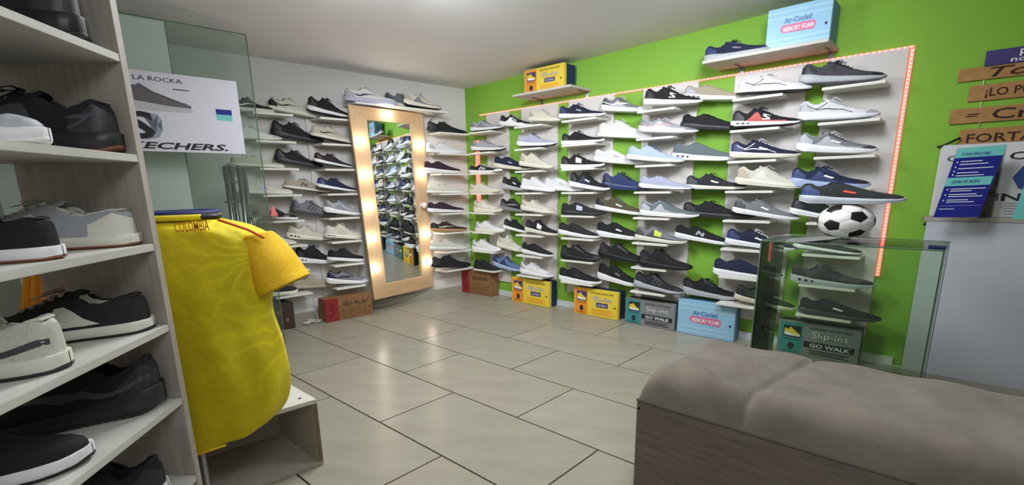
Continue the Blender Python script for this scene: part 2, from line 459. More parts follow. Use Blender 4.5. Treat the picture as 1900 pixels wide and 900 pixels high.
# ------------------------------------------------------------------ shoes
def interp(tab, x):
    if x <= tab[0][0]: return tab[0][1]
    for (a, va), (b, vb) in zip(tab, tab[1:]):
        if x <= b:
            f = (x - a) / (b - a); f = f * f * (3 - 2 * f) * 0.5 + f * 0.5
            return va + (vb - va) * f
    return tab[-1][1]
OUT = [(0, 0.0), (.006, .11), (.02, .19), (.045, .27), (.08, .33), (.15, .375), (.3, .375), (.45, .41), (.6, .475), (.7, .5), (.8, .475), (.88, .40), (.94, .30), (.975, .19), (.993, .10), (1, 0.0)]
SHAPES = {
 'knit': dict(st=[(0, .36), (.15, .32), (.4, .26), (.7, .22), (.9, .21), (1, .27)], sb=[(0, .09), (.08, .0), (.72, 0), (.9, .05), (1, .15)],
   up=[(0, .74), (.03, .86), (.07, .88), (.12, .78), (.18, .70), (.24, .70), (.30, .84), (.345, .97), (.40, .95), (.5, .78), (.62, .60), (.75, .47), (.86, .41), (.94, .37), (1, .29)]),
 'runner': dict(st=[(0, .46), (.1, .43), (.3, .33), (.5, .28), (.75, .24), (.9, .24), (1, .30)], sb=[(0, .12), (.1, .0), (.7, 0), (.9, .07), (1, .19)],
   up=[(0, .80), (.03, .92), (.06, .93), (.12, .80), (.18, .73), (.24, .74), (.30, .86), (.35, 1.0), (.41, .95), (.5, .80), (.62, .62), (.75, .50), (.86, .45), (.94, .40), (1, .32)]),
 'court': dict(st=[(0, .27), (.5, .25), (.9, .25), (1, .30)], sb=[(0, .03), (.05, 0), (.85, 0), (.95, .03), (1, .09)],
   up=[(0, .72), (.03, .80), (.07, .82), (.12, .77), (.2, .70), (.27, .74), (.33, .92), (.38, 1.0), (.44, .92), (.55, .75), (.66, .60), (.78, .52), (.88, .49), (.95, .44), (1, .33)]),
 'slip': dict(st=[(0, .38), (.15, .35), (.4, .27), (.7, .22), (.9, .21), (1, .26)], sb=[(0, .10), (.1, .0), (.7, 0), (.9, .05), (1, .14)],
   up=[(0, .76), (.03, .86), (.07, .86), (.13, .74), (.2, .70), (.27, .78), (.33, .92), (.38, .92), (.46, .82), (.58, .66), (.7, .53), (.82, .44), (.92, .38), (1, .29)]),
}
SHAPES['flat'] = dict(st=[(0, .22), (.5, .2), (1, .24)], sb=[(0, .02), (.05, 0), (.9, 0), (1, .05)],
   up=[(0, .74), (.03, .88), (.07, .88), (.13, .76), (.2, .68), (.27, .72), (.33, .92), (.38, 1.0), (.45, .88), (.57, .68), (.7, .54), (.82, .47), (.92, .42), (1, .30)])
XS = [0, .004, .012, .026, .045, .07, .10, .14, .18, .22, .26, .30, .325, .35, .38, .41, .45, .5, .55, .6, .65, .7, .75, .8, .84, .88, .915, .945, .968, .984, .994, 1.0]
def ss(a, b, x):
    t = min(1, max(0, (x - a) / (b - a))); return t * t * (3 - 2 * t)
def upper_pt(S, x, q, side, out=0.0):
    hw = interp(OUT, x) * 0.965 + 0.002 + out
    zs = interp(S['st'], x) - 0.03; zt = interp(S['up'], x)
    th = q / 8 * math.pi / 2
    yc = hw * max(0.0, math.cos(th)) ** 0.8; zc = zs + (zt - zs) * max(0.0, math.sin(th)) ** 0.9 + (out if q > 3 else 0)
    o = ss(.03, .07, x) * (1 - ss(.30, .37, x))
    if o > 0:
        a = min(1, q / 5)
        if q <= 5: yo = hw * (1 - .33 * a ** 1.5); zo = zs + (zt - zs) * a ** .95
        elif q <= 6: f = q - 5; yo = hw * (.67 - .13 * f); zo = zt - .005 * f
        elif q <= 7: f = q - 6; yo = hw * (.54 - .1 * f); zo = zt - .005 + (zs + .1 - zt) * f
        else: f = q - 7; yo = hw * .44 * (1 - f); zo = zs + .1
        yc = yc * (1 - o) + yo * o; zc = zc * (1 - o) + zo * o
    return V((x * 0.985 + 0.006, -yc * side, zc))
def grid_mesh(bm, rows, close=False):
    for A, B in zip(rows, rows[1:]):
        n = len(A)
        for k in range(n if close else n - 1):
            try: bm.faces.new((A[k], A[(k + 1) % n], B[(k + 1) % n], B[k]))
            except ValueError: pass
def fin(bm, name, thick=0.0):
    bmesh.ops.remove_doubles(bm, verts=bm.verts[:], dist=0.0008)
    return mesh_from(bm, name, True)
_parts = {}
def dense(): # denser stations for smooth silhouettes
    xs = []
    for a, b in zip(XS, XS[1:]): xs += [a, (a + b) / 2]
    return xs + [1.0]
DX = dense()
def part_mesh(shape, what):
    key = (shape, what)
    if key in _parts: return _parts[key]
    S = SHAPES[shape]; bm = bmesh.new()
    if what in ('upper', 'lining'):
        rows = []
        for x in DX:
            L = [upper_pt(S, x, q / 2, 1) for q in range(17)]; R = [upper_pt(S, x, q / 2, -1) for q in range(15, -1, -1)]
            rows.append([bm.verts.new(p) for p in L + R])
        for (xa, A), (xb, B) in zip(zip(DX, rows), zip(DX[1:], rows[1:])):
            for k in range(32):
                inner = 11 <= k <= 20 and 0.05 < xa < 0.345
                if inner != (what == 'lining'): continue
                bm.faces.new((A[k], A[k + 1], B[k + 1], B[k]))
        for v in [v for v in bm.verts if not v.link_faces]: bm.verts.remove(v)
    elif what in ('midsole', 'outsole'):
        rows = []
        for i, x in enumerate(DX):
            hw = interp(OUT, x) + .012; zb = interp(S['sb'], x); zt = interp(S['st'], x)
            if what == 'outsole':
                zt = zb + .055; lug = .018 if (shape == 'runner' and i % 2) else 0.0
                pr = [(.9, zb + lug), (1.0, zb + .015 + lug), (1.03, zb + .045), (.98, zt), (.6, zt)]
                zmid = zb + lug
            else:
                zb += .035; dz = zt - zb; pr = [(.93, zb), (1.0, zb + .12 * dz), (1.035, zb + .5 * dz), (1.0, zt - .05 * dz), (.93, zt), (.7, zt - .02)]
                zmid = zb
            xx = x + (0.012 * (x - .5) * 2)
            pts = [V((xx, -hw * a, z)) for a, z in pr] + [V((xx, hw * a, z)) for a, z in reversed(pr)]
            rows.append([bm.verts.new(p) for p in pts])
        grid_mesh(bm, rows, True)
    elif what == 'laces':
        for x in (.395, .44, .485, .53, .575):
            pts = []
            for side, qs in ((1, (5.6, 6.4, 7.2, 8)), (-1, (7.2, 6.4, 5.6))):
                for q in qs:
                    p = upper_pt(S, x + (.012 * side), q, side); p.z += .022; pts.append(p)
            bm_tube(bm, pts, .0125, 6)
        p = upper_pt(S, .39, 8, 1); p.z += .04
        for sd in (1, -1):
            loop = [p, p + V((.03, -.10 * sd, .05)), p + V((.075, -.19 * sd, .0)), p + V((.06, -.12 * sd, -.03)), p + V((.0, -.02 * sd, .0))]
            bm_tube(bm, loop, .011, 6)
            bm_tube(bm, [p, p + V((.06, -.08 * sd, -.02)), p + V((.13, -.15 * sd, -.11))], .010, 6)
    elif what == 'tongue':
        rows = []
        for i in range(7):
            f = i / 6; x = .315 + .075 * (f) ; r = []
            for k in range(9):
                y = (k / 8 - .5) * 2
                base = interp(S['up'], .37)
                r.append(bm.verts.new(V((.40 - .085 * (1 - f) , y * .20 * (1 - .15 * (1 - f)), base - .05 + .10 * (1 - f) - .07 * y * y))))
            rows.append(r)
        rows2 = [[bm.verts.new(v.co + V((-.02, 0, -.035))) for v in r] for r in rows]
        grid_mesh(bm, rows); grid_mesh(bm, rows2)
        edge = [r[0] for r in rows] ; edge2 = [r[0] for r in rows2]
        grid_mesh(bm, [edge, edge2]); grid_mesh(bm, [[r[-1] for r in rows], [r[-1] for r in rows2]]); grid_mesh(bm, [rows[0], rows2[0]])
    elif what == 'toe_cap':
        xs = [x for x in DX if x > .80]
        for side in (1, -1):
            grid_mesh(bm, [[bm.verts.new(upper_pt(S, x, q, side, .008)) for q in [0, .5, 1, 1.5, 2, 2.5] + [2.5 + 5.5 * ss(.84, .9, x) * t for t in (.33, .66, 1)]] for x in xs])
    elif what == 'heel_counter':
        xs = [x for x in DX if x < .19]
        for side in (1, -1):
            grid_mesh(bm, [[bm.verts.new(upper_pt(S, x, q * (1 - .35 * ss(.05, .19, x)), side, .009)) for q in [0, .5, 1, 1.5, 2, 2.5, 3, 3.5, 4, 4.4]] for x in xs])
    elif what == 'eyestay':
        xs = [x for x in DX if .35 < x < .62]
        for side in (1, -1):
            grid_mesh(bm, [[bm.verts.new(upper_pt(S, x, 4.2 + 2.2 * t, side, .010)) for t in (0, .25, .5, .75, 1)] for x in xs])
    elif what == 'collar':
        pts = []
        for side in (1, -1):
            xs = [x for x in DX if .05 <= x <= .36]
            if side == -1: xs = xs[::-1]
            pts += [upper_pt(S, x, 5.6, side) for x in (xs if side == -1 else xs[::-1][::-1])] if False else []
        xs = [x for x in DX if .05 <= x <= .36]
        pts = [upper_pt(S, x, 5.6, 1) for x in reversed(xs)] + [upper_pt(S, x, 5.6, -1) for x in xs]
        bm_tube(bm, pts, .026, 7)
    elif what == 'overlay':
        patch(bm, S, [(.19, 0), (.33, 3.6), (.37, 3.8), (.43, 1.6), (.60, .9), (.78, 1.7), (.80, 0)], .009)
    elif what == 'airwindow':
        for side in (1, -1):
            for a, b in ((.06, .12), (.15, .2), (.23, .27)):
                vs = []
                for cx, cz in circle((a + b) / 2, 0.5, (b - a) / 2, .17, 10):
                    zb = interp(S['sb'], cx) + .04; zt = interp(S['st'], cx)
                    vs.append(bm.verts.new(V((cx, -side * (interp(OUT, cx) + .012) * 1.06, zb + (zt - zb) * cz))))
                bm.faces.new(vs)
    elif what == 'logo_line':
        patch(bm, S, [(.19, 2.0), (.25, 2.2), (.40, 1.6), (.55, 2.2), (.66, 1.2), (.66, .8), (.55, 1.8), (.40, 1.25), (.25, 1.8), (.19, 1.5)], .012)
        patch(bm, S, [(.08, 3.4), (.2, 2.6), (.33, 4.2), (.34, 3.8), (.2, 2.2), (.08, 3.0)], .012)
    elif isinstance(what, tuple):
        patch(bm, S, LOGOS[what[0]][what[1]], .014, (1,) if what[0] == 'price_tag' else (1, -1))
    me = fin(bm, what if isinstance(what, str) else what[0]); _parts[key] = me
    return me
LOGOS = {
 'logo_bar': [[(.40, 1.9), (.42, 2.7), (.54, 2.5), (.515, 1.7)]],
 'logo_bolt': [[(.46, 3.7), (.56, 3.5), (.56, 3.1), (.50, 3.2), (.51, 2.5), (.56, 2.0), (.55, 1.1), (.45, .8), (.44, 1.25), (.50, 1.4), (.51, 1.8), (.45, 2.4)]],
 'logo_swoosh': [[(.18, 3.0), (.20, 1.7), (.27, 1.15), (.36, 1.35), (.62, 3.5), (.38, 2.2), (.28, 2.05), (.23, 2.4)]],
 'logo_letter': [[(.34, 1.0), (.37, 3.3), (.405, 3.3), (.45, 1.9), (.455, 3.2), (.49, 3.1), (.475, .9), (.445, .9), (.39, 2.3), (.375, 1.0)]],
 'logo_stripes': [[(.34, .6), (.37, .6), (.45, 4.0), (.42, 4.1)], [(.41, .6), (.44, .6), (.51, 3.6), (.48, 3.7)], [(.48, .6), (.51, .6), (.57, 3.2), (.54, 3.3)]],
 'logo_wave': [[(.20, 1.0), (.30, 2.6), (.36, 3.6), (.40, 3.4), (.42, 1.8), (.52, 1.0), (.36, .5)]],
 'logo_long': [[(.02, 2.6), (.2, 2.0), (.4, 2.3), (.6, 4.4), (.63, 4.2), (.45, 1.4), (.2, 1.1), (.02, 1.7)]],
 'price_tag': [[(.38, 1.0), (.38, 4.0), (.52, 4.0), (.52, 1.0)]],
 'logo_side': [[(.05, 2.9), (.16, 3.6), (.2, 3.3), (.11, 2.4), (.19, 1.2), (.17, .9)], [(.3, .4), (.62, .4), (.56, 3.8), (.36, 3.7)]],
}
def patch(bm, S, poly, off, sides=(1, -1)):
    """polygon in (length, height) of the side wall laid on both sides of the upper"""
    for side in sides:
        b2 = bmesh.new(); f = b2.faces.new([b2.verts.new(V((x, q / 10, 0))) for x, q in poly])
        bmesh.ops.triangulate(b2, faces=[f])
        for _ in range(3):
            es = [e for e in b2.edges if e.calc_length() > .05]
            if es: bmesh.ops.subdivide_edges(b2, edges=es, cuts=1); bmesh.ops.triangulate(b2, faces=[g for g in b2.faces if len(g.verts) > 3])
        mp = {}
        for v in b2.verts: mp[v] = bm.verts.new(upper_pt(S, v.co.x, max(0, v.co.y * 10), side, off))
        for g in b2.faces: bm.faces.new([mp[v] for v in g.verts])
        b2.free()

COL = dict(blk=(24, 24, 28), dk=(44, 44, 50), navy=(28, 34, 66), ltnavy=(46, 62, 110), wht=(238, 238, 240), off=(226, 222, 208), crm=(214, 206, 186), bei=(186, 172, 152),
           gry=(130, 132, 138), ltg=(178, 182, 188), dkg=(72, 72, 78), blu=(104, 130, 172), pale=(196, 212, 236), lav=(188, 190, 216), red=(190, 60, 52), olv=(92, 84, 62), grn=(42, 62, 44),
           slt=(112, 124, 128), pur=(52, 32, 48), gum=(128, 76, 52), tan=(196, 150, 104), yel=(214, 226, 74), brn=(58, 36, 30), ora=(214, 78, 48), cha=(36, 38, 40), sky=(168, 186, 220), pnk=(200, 170, 170))
def smat(c, kind):
    if kind == 'sole': return mat('rubber_' + c, COL[c], 0.45)
    if kind == 'flat': return mat('trim_' + c, COL[c], 0.5)
    return mat('knit_' + c, COL[c], 0.8, 'fabric', rgb2=tuple(int(v * .86) for v in COL[c]), scale=1.6, bump=0.6)
PARTCOL = {}
def make_shoe(label, group, M, shape, up, sole, lining=None, outs=None, lace=None, parts=(), logo=None, logoc='wht', toe=None, counter=None, eye=None, over=None, tag_=None, name='trainer', cat='shoe'):
    r = bpy.data.objects.new(name, None); C.objects.link(r); r.empty_display_size = .05; r.matrix_world = M
    tag(r, label, cat, group)
    def add(pn, key, c, kind, lab=None):
        me = part_mesh(shape, key)
        if not me.materials: me.materials.append(None)
        o = bpy.data.objects.new(pn, me); C.objects.link(o); o.parent = r
        o.material_slots[0].link = 'OBJECT'; o.material_slots[0].material = smat(c, kind)
        if lab: o['label'] = lab
        return o
    add('upper', 'upper', up, 'knit'); add('midsole', 'midsole', sole, 'sole'); add('outsole', 'outsole', outs or sole, 'sole')
    add('lining', 'lining', lining or 'cha', 'knit'); add('collar', 'collar', counter if (counter and shape != 'slip') else up, 'knit')
    if shape != 'slip' or lace:
        add('tongue', 'tongue', eye or up, 'knit'); add('lace', 'laces', lace or up, 'knit')
    tone = {'blk': 'dk', 'dk': 'dkg', 'wht': 'ltg', 'off': 'bei', 'gry': 'dkg', 'ltg': 'gry', 'navy': 'ltnavy', 'ltnavy': 'navy', 'olv': 'cha', 'slt': 'dkg', 'lav': 'ltg', 'pale': 'sky', 'dkg': 'cha', 'cha': 'dk', 'pur': 'brn', 'grn': 'cha', 'brn': 'blk', 'blu': 'ltnavy'}.get(up, 'gry')
    if shape in ('knit', 'runner'):
        counter = counter or tone
        if shape == 'runner': eye = eye or tone; toe = toe or tone
    if toe: add('toe_cap', 'toe_cap', toe, 'flat')
    if counter: add('heel_counter', 'heel_counter', counter, 'flat')
    if eye: add('eyestay', 'eyestay', eye, 'flat')
    if over: add('side_overlay', 'overlay', over, 'flat')
    for p in parts: add({'airwindow': 'sole_window', 'logo_line': 'side_piping'}[p], p, logoc if p == 'logo_line' else 'dk', 'flat')
    if logo:
        for i_ in range(len(LOGOS[logo])): add('side_stripe' if logo == 'logo_stripes' else 'side_logo', (logo, i_), logoc, 'flat')
    if tag_: add('price_tag', ('price_tag', 0), tag_, 'flat', 'paper tag hanging on the side')
    return r
def frame_m(heel, toe, W, Hh):
    ex = (V(toe) - V(heel)); L = ex.length; ex.normalize()
    ey = Z.cross(ex).normalized(); ez = ex.cross(ey)
    return Matrix(((ex.x * L, ey.x * W, ez.x * Hh, heel.x), (ex.y * L, ey.y * W, ez.y * Hh, heel.y), (ex.z * L, ey.z * W, ez.z * Hh, heel.z), (0, 0, 0, 1)))
def wall_shoe(wallk, px, s, zrow, w=0.092, yw=0.0, **kw):
    """px = heel x,y, toe x,y (sole bottom), top y of the tongue; s = distance of the near side from the wall"""
    f = on_g if wallk == 'g' else on_w; n = NG if wallk == 'g' else NW
    hx, hy, tx, ty, top = px
    a = f(hx, hy, s + yw); b = f(tx, ty, s - yw)
    mx = hx + (tx - hx) * .37; my = hy + (ty - hy) * .37
    Hh = (f(mx, top, s).z - f(mx, my, s).z) * 0.985
    if zrow is not None:
        if a.z < b.z: a.z = b.z
        m = (a.z - b.z)
        m = min(m, .055)
        a.z = zrow + .0005 + m; b.z = zrow + .0005
    inn = -n * (w / 2 * 1.03)
    return make_shoe(M=frame_m(a + inn, b + inn, w, Hh), **kw)

# table: panel (1-6 green wall, R, L, B on white wall), row, side, pixels, looks
SH = []
def S_(p, row, side, px, desc, shape, up, sole, **kw): SH.append((p, row, side, px, desc, shape, up, sole, kw))
S_(1,0,'',(869,241,930,236,219),'light grey mesh trainer','runner','ltg','wht',outs='dk',over='gry')
S_(2,0,'l',(923,229,984,231,208),'black and white trail runner','runner','blk','wht',lace='wht',over='wht',logo='logo_stripes')
S_(2,0,'r',(976,223,1038,225,201),'cream knit runner','knit','off','off',lace='off',over='crm')
S_(3,0,'',(1033,218,1119,214,190),'navy trainer with white sole','knit','navy','wht',logo='logo_bar',logoc='ltg',lace='navy')
S_(4,0,'l',(1112,206,1198,212,181),'grey and white cushioned runner','runner','gry','wht',lace='wht',toe='wht',over='ltg',logo='logo_long')
S_(4,0,'r',(1191,200,1300,199,165),'black trainer with white bolt emblem','knit','blk','wht',logo='logo_bolt')
S_(5,0,'l',(1266,177,1385,181,147),'beige slip-on with windowed heel','slip','bei','wht',parts=('airwindow',),counter='ltg')
S_(5,0,'r',(1368,170,1507,163,134),'white trainer with black piping','court','wht','wht',outs='blk',parts=('logo_line',),logoc='dk')
S_(6,0,'',(1484,153,1647,146,109),'charcoal grey sporty trainer','runner','dkg','ltg',over='dk',outs='gry',lace='dk')
S_(1,1,'',(870,279,934,278,257),'pale blue-grey trainer with dark outsole','runner','ltg','wht',outs='blk')
S_(2,1,'',(955,272,1028,271,247),'lilac-white trainer with dark toe sole','runner','lav','wht',outs='navy',lace='ltnavy')
S_(3,1,'',(1038,265,1118,259,238),'black laced trainer with white sole','knit','blk','wht',lace='blk')
S_(4,1,'l',(1106,250,1206,262,222),'all-white smooth trainer','court','wht','wht',lace='wht',counter='off')
S_(4,1,'r',(1182,244,1292,256,222),'white and grey trainer with red accents','runner','ltg','wht',over='wht',lace='wht',logo='logo_long',logoc='pnk')
S_(5,1,'l',(1261,238,1385,244,208),'all-black slip-on','slip','blk','dk')
S_(5,1,'r',(1356,231,1488,226,193),'black, white and red trainer','knit','blk','wht',over='red',logo='logo_bolt',outs='blk',parts=('airwindow',))
S_(6,1,'',(1481,220,1636,214,177),'white trainer with thin black lines','runner','wht','wht',parts=('logo_line',),logoc='dk',outs='ltg',lace='wht')
S_(1,2,'',(866,317,928,314,300),'zebra-patterned black and white trainer','runner','blk','wht',logo='logo_stripes',toe='wht',outs='off',lace='wht')
S_(2,2,'l',(912,308,982,315,286),'black slip-on with cream sole','slip','navy','off',logo='logo_bar',logoc='ltg')
S_(2,2,'r',(959,307,1023,315,283),'cream mesh trainer','knit','off','off',lace='bei')
S_(3,2,'',(1037,311,1118,307,282),'black trainer with white paper tag','knit','blk','wht',tag_='wht')
S_(4,2,'l',(1098,290,1192,308,269),'all-white slip-on','slip','wht','wht',logo='logo_bar',logoc='bei',outs='off')
S_(4,2,'r',(1160,292,1267,306,268),'pale blue trainer with blue laces','knit','pale','wht',lace='blu')
S_(5,2,'l',(1245,296,1368,299,260),'slate grey slip-on with windowed heel','slip','slt','wht',parts=('airwindow',))
S_(5,2,'r',(1354,286,1487,286,251),'navy trainer with white piping','knit','navy','off',parts=('logo_line',),lace='wht',logo='logo_bar',eye='navy')
S_(6,2,'',(1478,278,1631,283,241),'grey trainer with pale panels','runner','gry','wht',over='ltg',counter='ltg',lace='wht',logo='logo_bar')
S_(1,3,'',(867,353,924,352,333),'cream trainer on cream sole','knit','off','crm')
S_(2,3,'l',(927,350,981,358,329),'black chunky trainer','runner','blk','ltg',logo='logo_bar')
S_(2,3,'r',(962,351,1026,358,329),'plain white trainer','court','wht','wht')
S_(3,3,'l',(1006,350,1081,354,325),'white slip-on with small emblem','slip','wht','wht',logo='logo_bar',logoc='ltg')
S_(3,3,'r',(1052,340,1127,356,316),'black and navy trainer with white sole','knit','blk','wht',over='navy',logo='logo_bar',parts=())
S_(4,3,'l',(1114,350,1206,355,320),'all-navy trainer','runner','ltnavy','ltnavy',lace='navy')
S_(4,3,'r',(1183,348,1285,353,322),'lavender-grey slip-on with white sole','slip','lav','wht',outs='dk')
S_(5,3,'l',(1271,349,1389,350,318),'dark patterned trainer with cream sole','knit','dk','off',outs='navy',logo='logo_bar',lace='dk')
S_(5,3,'r',(1363,342,1496,354,308),'cream knit trainer','knit','off','off',lace='off',over='off')
S_(6,3,'',(1467,342,1618,347,304),'navy trainer with pale blue heel sole','runner','navy','sky',logo='logo_bar',toe='dk',over='ltnavy')
S_(1,4,'',(875,393,928,393,369),'white strappy trainer','runner','off','off',logo='logo_stripes')
S_(2,4,'l',(924,386,981,393,366),'black and silver trainer','runner','blk','gry',logo='logo_long',logoc='gry')
S_(2,4,'r',(962,385,1027,394,367),'cream chunky trainer','runner','off','off')
S_(3,4,'',(1038,398,1120,396,371),'navy trainer with white paper tag','slip','cha','cha',tag_='lav')
S_(4,4,'l',(1101,383,1199,405,364),'olive trainer with thick white sole','knit','olv','wht',logo='logo_bar',lace='slt')
S_(4,4,'r',(1185,399,1295,406,371),'grey-blue trainer with white sole','knit','slt','wht',over='ltg',counter='ltg')
S_(5,4,'l',(1265,396,1400,403,368),'black trainer on black sole','knit','blk','dk')
S_(5,4,'r',(1359,386,1485,403,361),'mid-grey trainer with white sole','knit','gry','wht',logo='logo_bar',lining='blk')
S_(6,4,'',(1466,390,1590,408,363),'black and white trainer behind the football','knit','blk','wht')
S_(1,5,'',(878,427,932,427,406),'white mesh trainer','knit','wht','off')
S_(2,5,'l',(930,419,980,430,403),'black trainer with white sole','knit','blk','wht')
S_(2,5,'r',(970,425,1033,436,405),'black trainer with square tag','knit','blk','off',tag_='wht')
S_(3,5,'',(1032,436,1109,447,415),'black slip-on with white sole','slip','cha','wht')
S_(4,5,'l',(1104,440,1196,450,412),'black sock trainer with white emblem','slip','blk','wht',logo='logo_bar')
S_(4,5,'r',(1176,442,1272,453,418),'grey trainer with bright yellow tag','knit','gry','off',tag_='yel',over='dkg')
S_(5,5,'l',(1250,439,1364,457,417),'black slip-on with large white emblem','slip','blk','wht',logo='logo_letter',logoc='ltg')
S_(5,5,'r',(1346,446,1480,462,419),'navy sock trainer with white-speckled laces','knit','navy','wht',lace='wht',logo='logo_bar',eye='blk')
S_(6,5,'',(1474,454,1605,470,432),'grey and navy trainer','knit','dkg','wht',outs='navy',toe='cha')
S_(1,6,'',(872,461,925,464,441),'white sporty trainer','knit','wht','wht')
S_(2,6,'l',(918,459,970,473,440),'white chunky trainer','runner','off','off')
S_(2,6,'r',(964,467,1023,477,449),'black slip-on with grey collar','slip','blk','wht',lining='gry')
S_(3,6,'',(1037,481,1114,486,455),'all-black laced trainer','runner','blk','blk')
S_(4,6,'l',(1108,480,1200,496,455),'all-black low trainer','runner','blk','blk')
S_(4,6,'r',(1183,493,1283,504,462),'black trainer with grey collar','knit','blk','blk',lining='gry')
S_(5,6,'',(1323,509,1456,517,476),'navy trainer with thick white sole','slip','navy','wht',lining='ltg')
S_(6,6,'',(1470,515,1629,529,483),'charcoal cage trainer','runner','dkg','ltg',over='dk',parts=('airwindow',),logo='logo_stripes',logoc='dk')
S_(1,7,'',(876,494,920,499,478),'black shoe atop the corner box','slip','blk','blk')
S_(2,7,'l',(911,494,972,507,476),'blue trail trainer','runner','blu','sky',lace='navy',over='ltnavy')
S_(2,7,'r',(961,502,1024,513,484),'white trainer with black heel dashes','runner','wht','wht')
S_(3,7,'',(1034,520,1113,526,495),'black slip-on with small patch','slip','blk','wht',logo='logo_bar',logoc='dkg')
S_(4,7,'l',(1105,520,1186,540,494),'black sock trainer with white sole','slip','blk','wht',logo='logo_bar',logoc='gry')
S_(4,7,'r',(1174,530,1267,549,507),'black and grey mottled trainer','runner','cha','ltg',outs='blk',logo='logo_stripes',logoc='dkg')
S_(5,7,'l',(1265,543,1374,559,516),'black laced trainer with grey sole','runner','blk','ltg')
S_(5,7,'r',(1363,549,1478,573,527),'dark green trainer with cream sole','knit','grn','crm')
S_(6,7,'',(1485,573,1640,591,545),'dark olive trainer with white emblem','slip','cha','dkg',logo='logo_bar')
# between mirror and corner
S_('R',0,'',(796,238,868,234,216),'black trainer','knit','blk','blk')
S_('R',1,'',(794,273,868,272,252),'all-white trainer','knit','wht','wht')
S_('R',2,'',(790,314,859,317,291),'dark plum slip-on with white sole','slip','pur','wht')
S_('R',3,'',(795,352,864,353,336),'low white flat shoe','flat','off','wht')
S_('R',4,'',(796,389,865,389,368),'black slip-on with thick white sole','slip','pur','wht')
S_('R',5,'',(801,425,870,424,407),'brown-black trainer with pale stripe','knit','brn','tan',logo='logo_swoosh',logoc='off')
S_('R',6,'',(800,461,869,461,443),'white trainer with loose laces','court','off','wht')
S_('R',7,'',(803,497,876,496,475),'black low shoe','knit','blk','blk')
# left of the mirror
S_('L',0,'l',(496,195,587,214,175),'white shoe with long black swoosh','court','off','off',logo='logo_swoosh',logoc='blk',counter='blk')
S_('L',0,'r',(570,203,654,221,178),'black trainer with thick white sole','knit','blk','wht',outs='blk')
S_('L',1,'l',(502,249,600,266,224),'all-black chunky trainer','runner','blk','blk')
S_('L',1,'r',(576,249,657,269,231),'cream shoe with black stripes','court','crm','off',outs='blk',logo='logo_swoosh',logoc='blk')
S_('L',2,'l',(508,296,600,312,275),'all-black laced trainer','runner','blk','cha')
S_('L',2,'r',(581,293,657,313,279),'dark plum trainer with white sole','knit','pur','wht',outs='blk')
S_('L',3,'l',(526,347,612,358,330),'beige shoe with dark letter emblem','court','bei','off',logo='logo_letter',logoc='navy',outs='blk')
S_('L',3,'r',(587,343,666,357,326),'navy trainer with thick white sole','knit','navy','wht',outs='blk')
S_('L',4,'l',(538,392,625,405,370),'grey panelled runner','runner','gry','dkg',logo='logo_stripes',logoc='blk')
S_('L',4,'r',(600,390,677,402,370),'pale grey runner with white sole','runner','ltg','wht',over='gry')
S_('L',5,'l',(531,444,618,451,420),'white chunky runner with dark windows','runner','off','off',parts=('airwindow',))
S_('L',5,'r',(602,441,672,445,416),'white runner with red detail','court','off','off',parts=('airwindow',),logo='logo_stripes',logoc='pnk')
S_('L',6,'l',(546,488,624,493,457),'black sock runner with white sole','knit','blk','wht',parts=('airwindow',))
S_('L',6,'r',(607,479,677,486,459),'black low shoe with white sole','court','blk','wht',lace='blk')
S_('L',7,'l',(541,536,628,531,512),'beige low shoe','flat','bei','bei',lace='off')
S_('L',7,'r',(605,522,686,529,500),'grey and navy panelled runner','runner','gry','wht',logo='logo_long',logoc='navy',toe='ltg',counter='navy')
# behind the glass
S_('B',0,'',(424,200,508,207,177),'black shoe with white swoosh','court','cha','off',logo='logo_swoosh')
S_('B',1,'',(425,256,523,263,233),'white runner','runner','wht','off')
S_('B',2,'',(425,303,527,309,286),'cream canvas shoe','court','crm','off')
S_('B',3,'',(445,357,542,359,336),'off-white shoe with tag','court','off','off',tag_='lav')
S_('B',4,'',(482,402,552,406,386),'black shoe with white sole','court','blk','wht')
S_('B',5,'',(470,448,549,452,428),'white slip-on','slip','off','off')
S_('B',7,'',(478,552,552,545,520),'dark shoe on a thick white sole','court','cha','off')
where = {'R': 'planks between mirror and corner', 'L': 'planks left of mirror', 'B': 'planks behind glass'}
for (p, row, side, px, desc, shape, up, sole, kw) in SH:
    sd = {'l': 'left', 'r': 'right', '': 'alone'}[side]
    if isinstance(p, int):
        lab = '%s, %s on %s row, %s green-wall column' % (desc, sd, rown[row], nth[p - 1]); z = ROWZ[row]; wk = 'g'; s = .164
        if side == 'l': s = .102
        grp = 'trainers on the planks of the green wall'
    else:
        lab = '%s, %s on %s row, %s' % (desc, sd, rown[row], where[p]); wk = 'w'; s = .162 if side != 'l' else .102
        z = ROWZ[row] if p == 'R' else WROWZ[row]; grp = 'shoes on the planks of the white wall'
    wall_shoe(wk, px, s, z, w=(.075 if side == 'l' else .088), yw=(.012 if side == 'l' else .008), label=lab, group=grp, shape=shape, up=up, sole=sole, **kw)
# over the mirror
for px, s, d, kw in [((641, 184, 738, 191, 158), .2, 'white trainer with blue emblem at left end of the shelf over the mirror', dict(shape='court', up='wht', sole='lav', logo='logo_swoosh', logoc='navy', counter='ltg')),
                     ((716, 190, 792, 201, 166), .1, 'dark grey trainer in the middle of the shelf over the mirror', dict(shape='runner', up='slt', sole='off', outs='blk', lace='off')),
                     ((752, 193, 822, 205, 172), .195, 'white and black trainer at right end of the shelf over the mirror', dict(shape='runner', up='off', sole='off', outs='blk', over='gry'))]:
    wall_shoe('w', px, s, 1.913, label=d, group='trainers over the mirror', **kw)
wall_shoe('g', (1306, 110, 1441, 84, 66), .2, 1.9732, label='navy trainer with grey sole on the long top-right wall shelf', group=None, shape='runner', up='navy', sole='ltg', outs='navy', lace='navy', logo='logo_bar', logoc='gry')

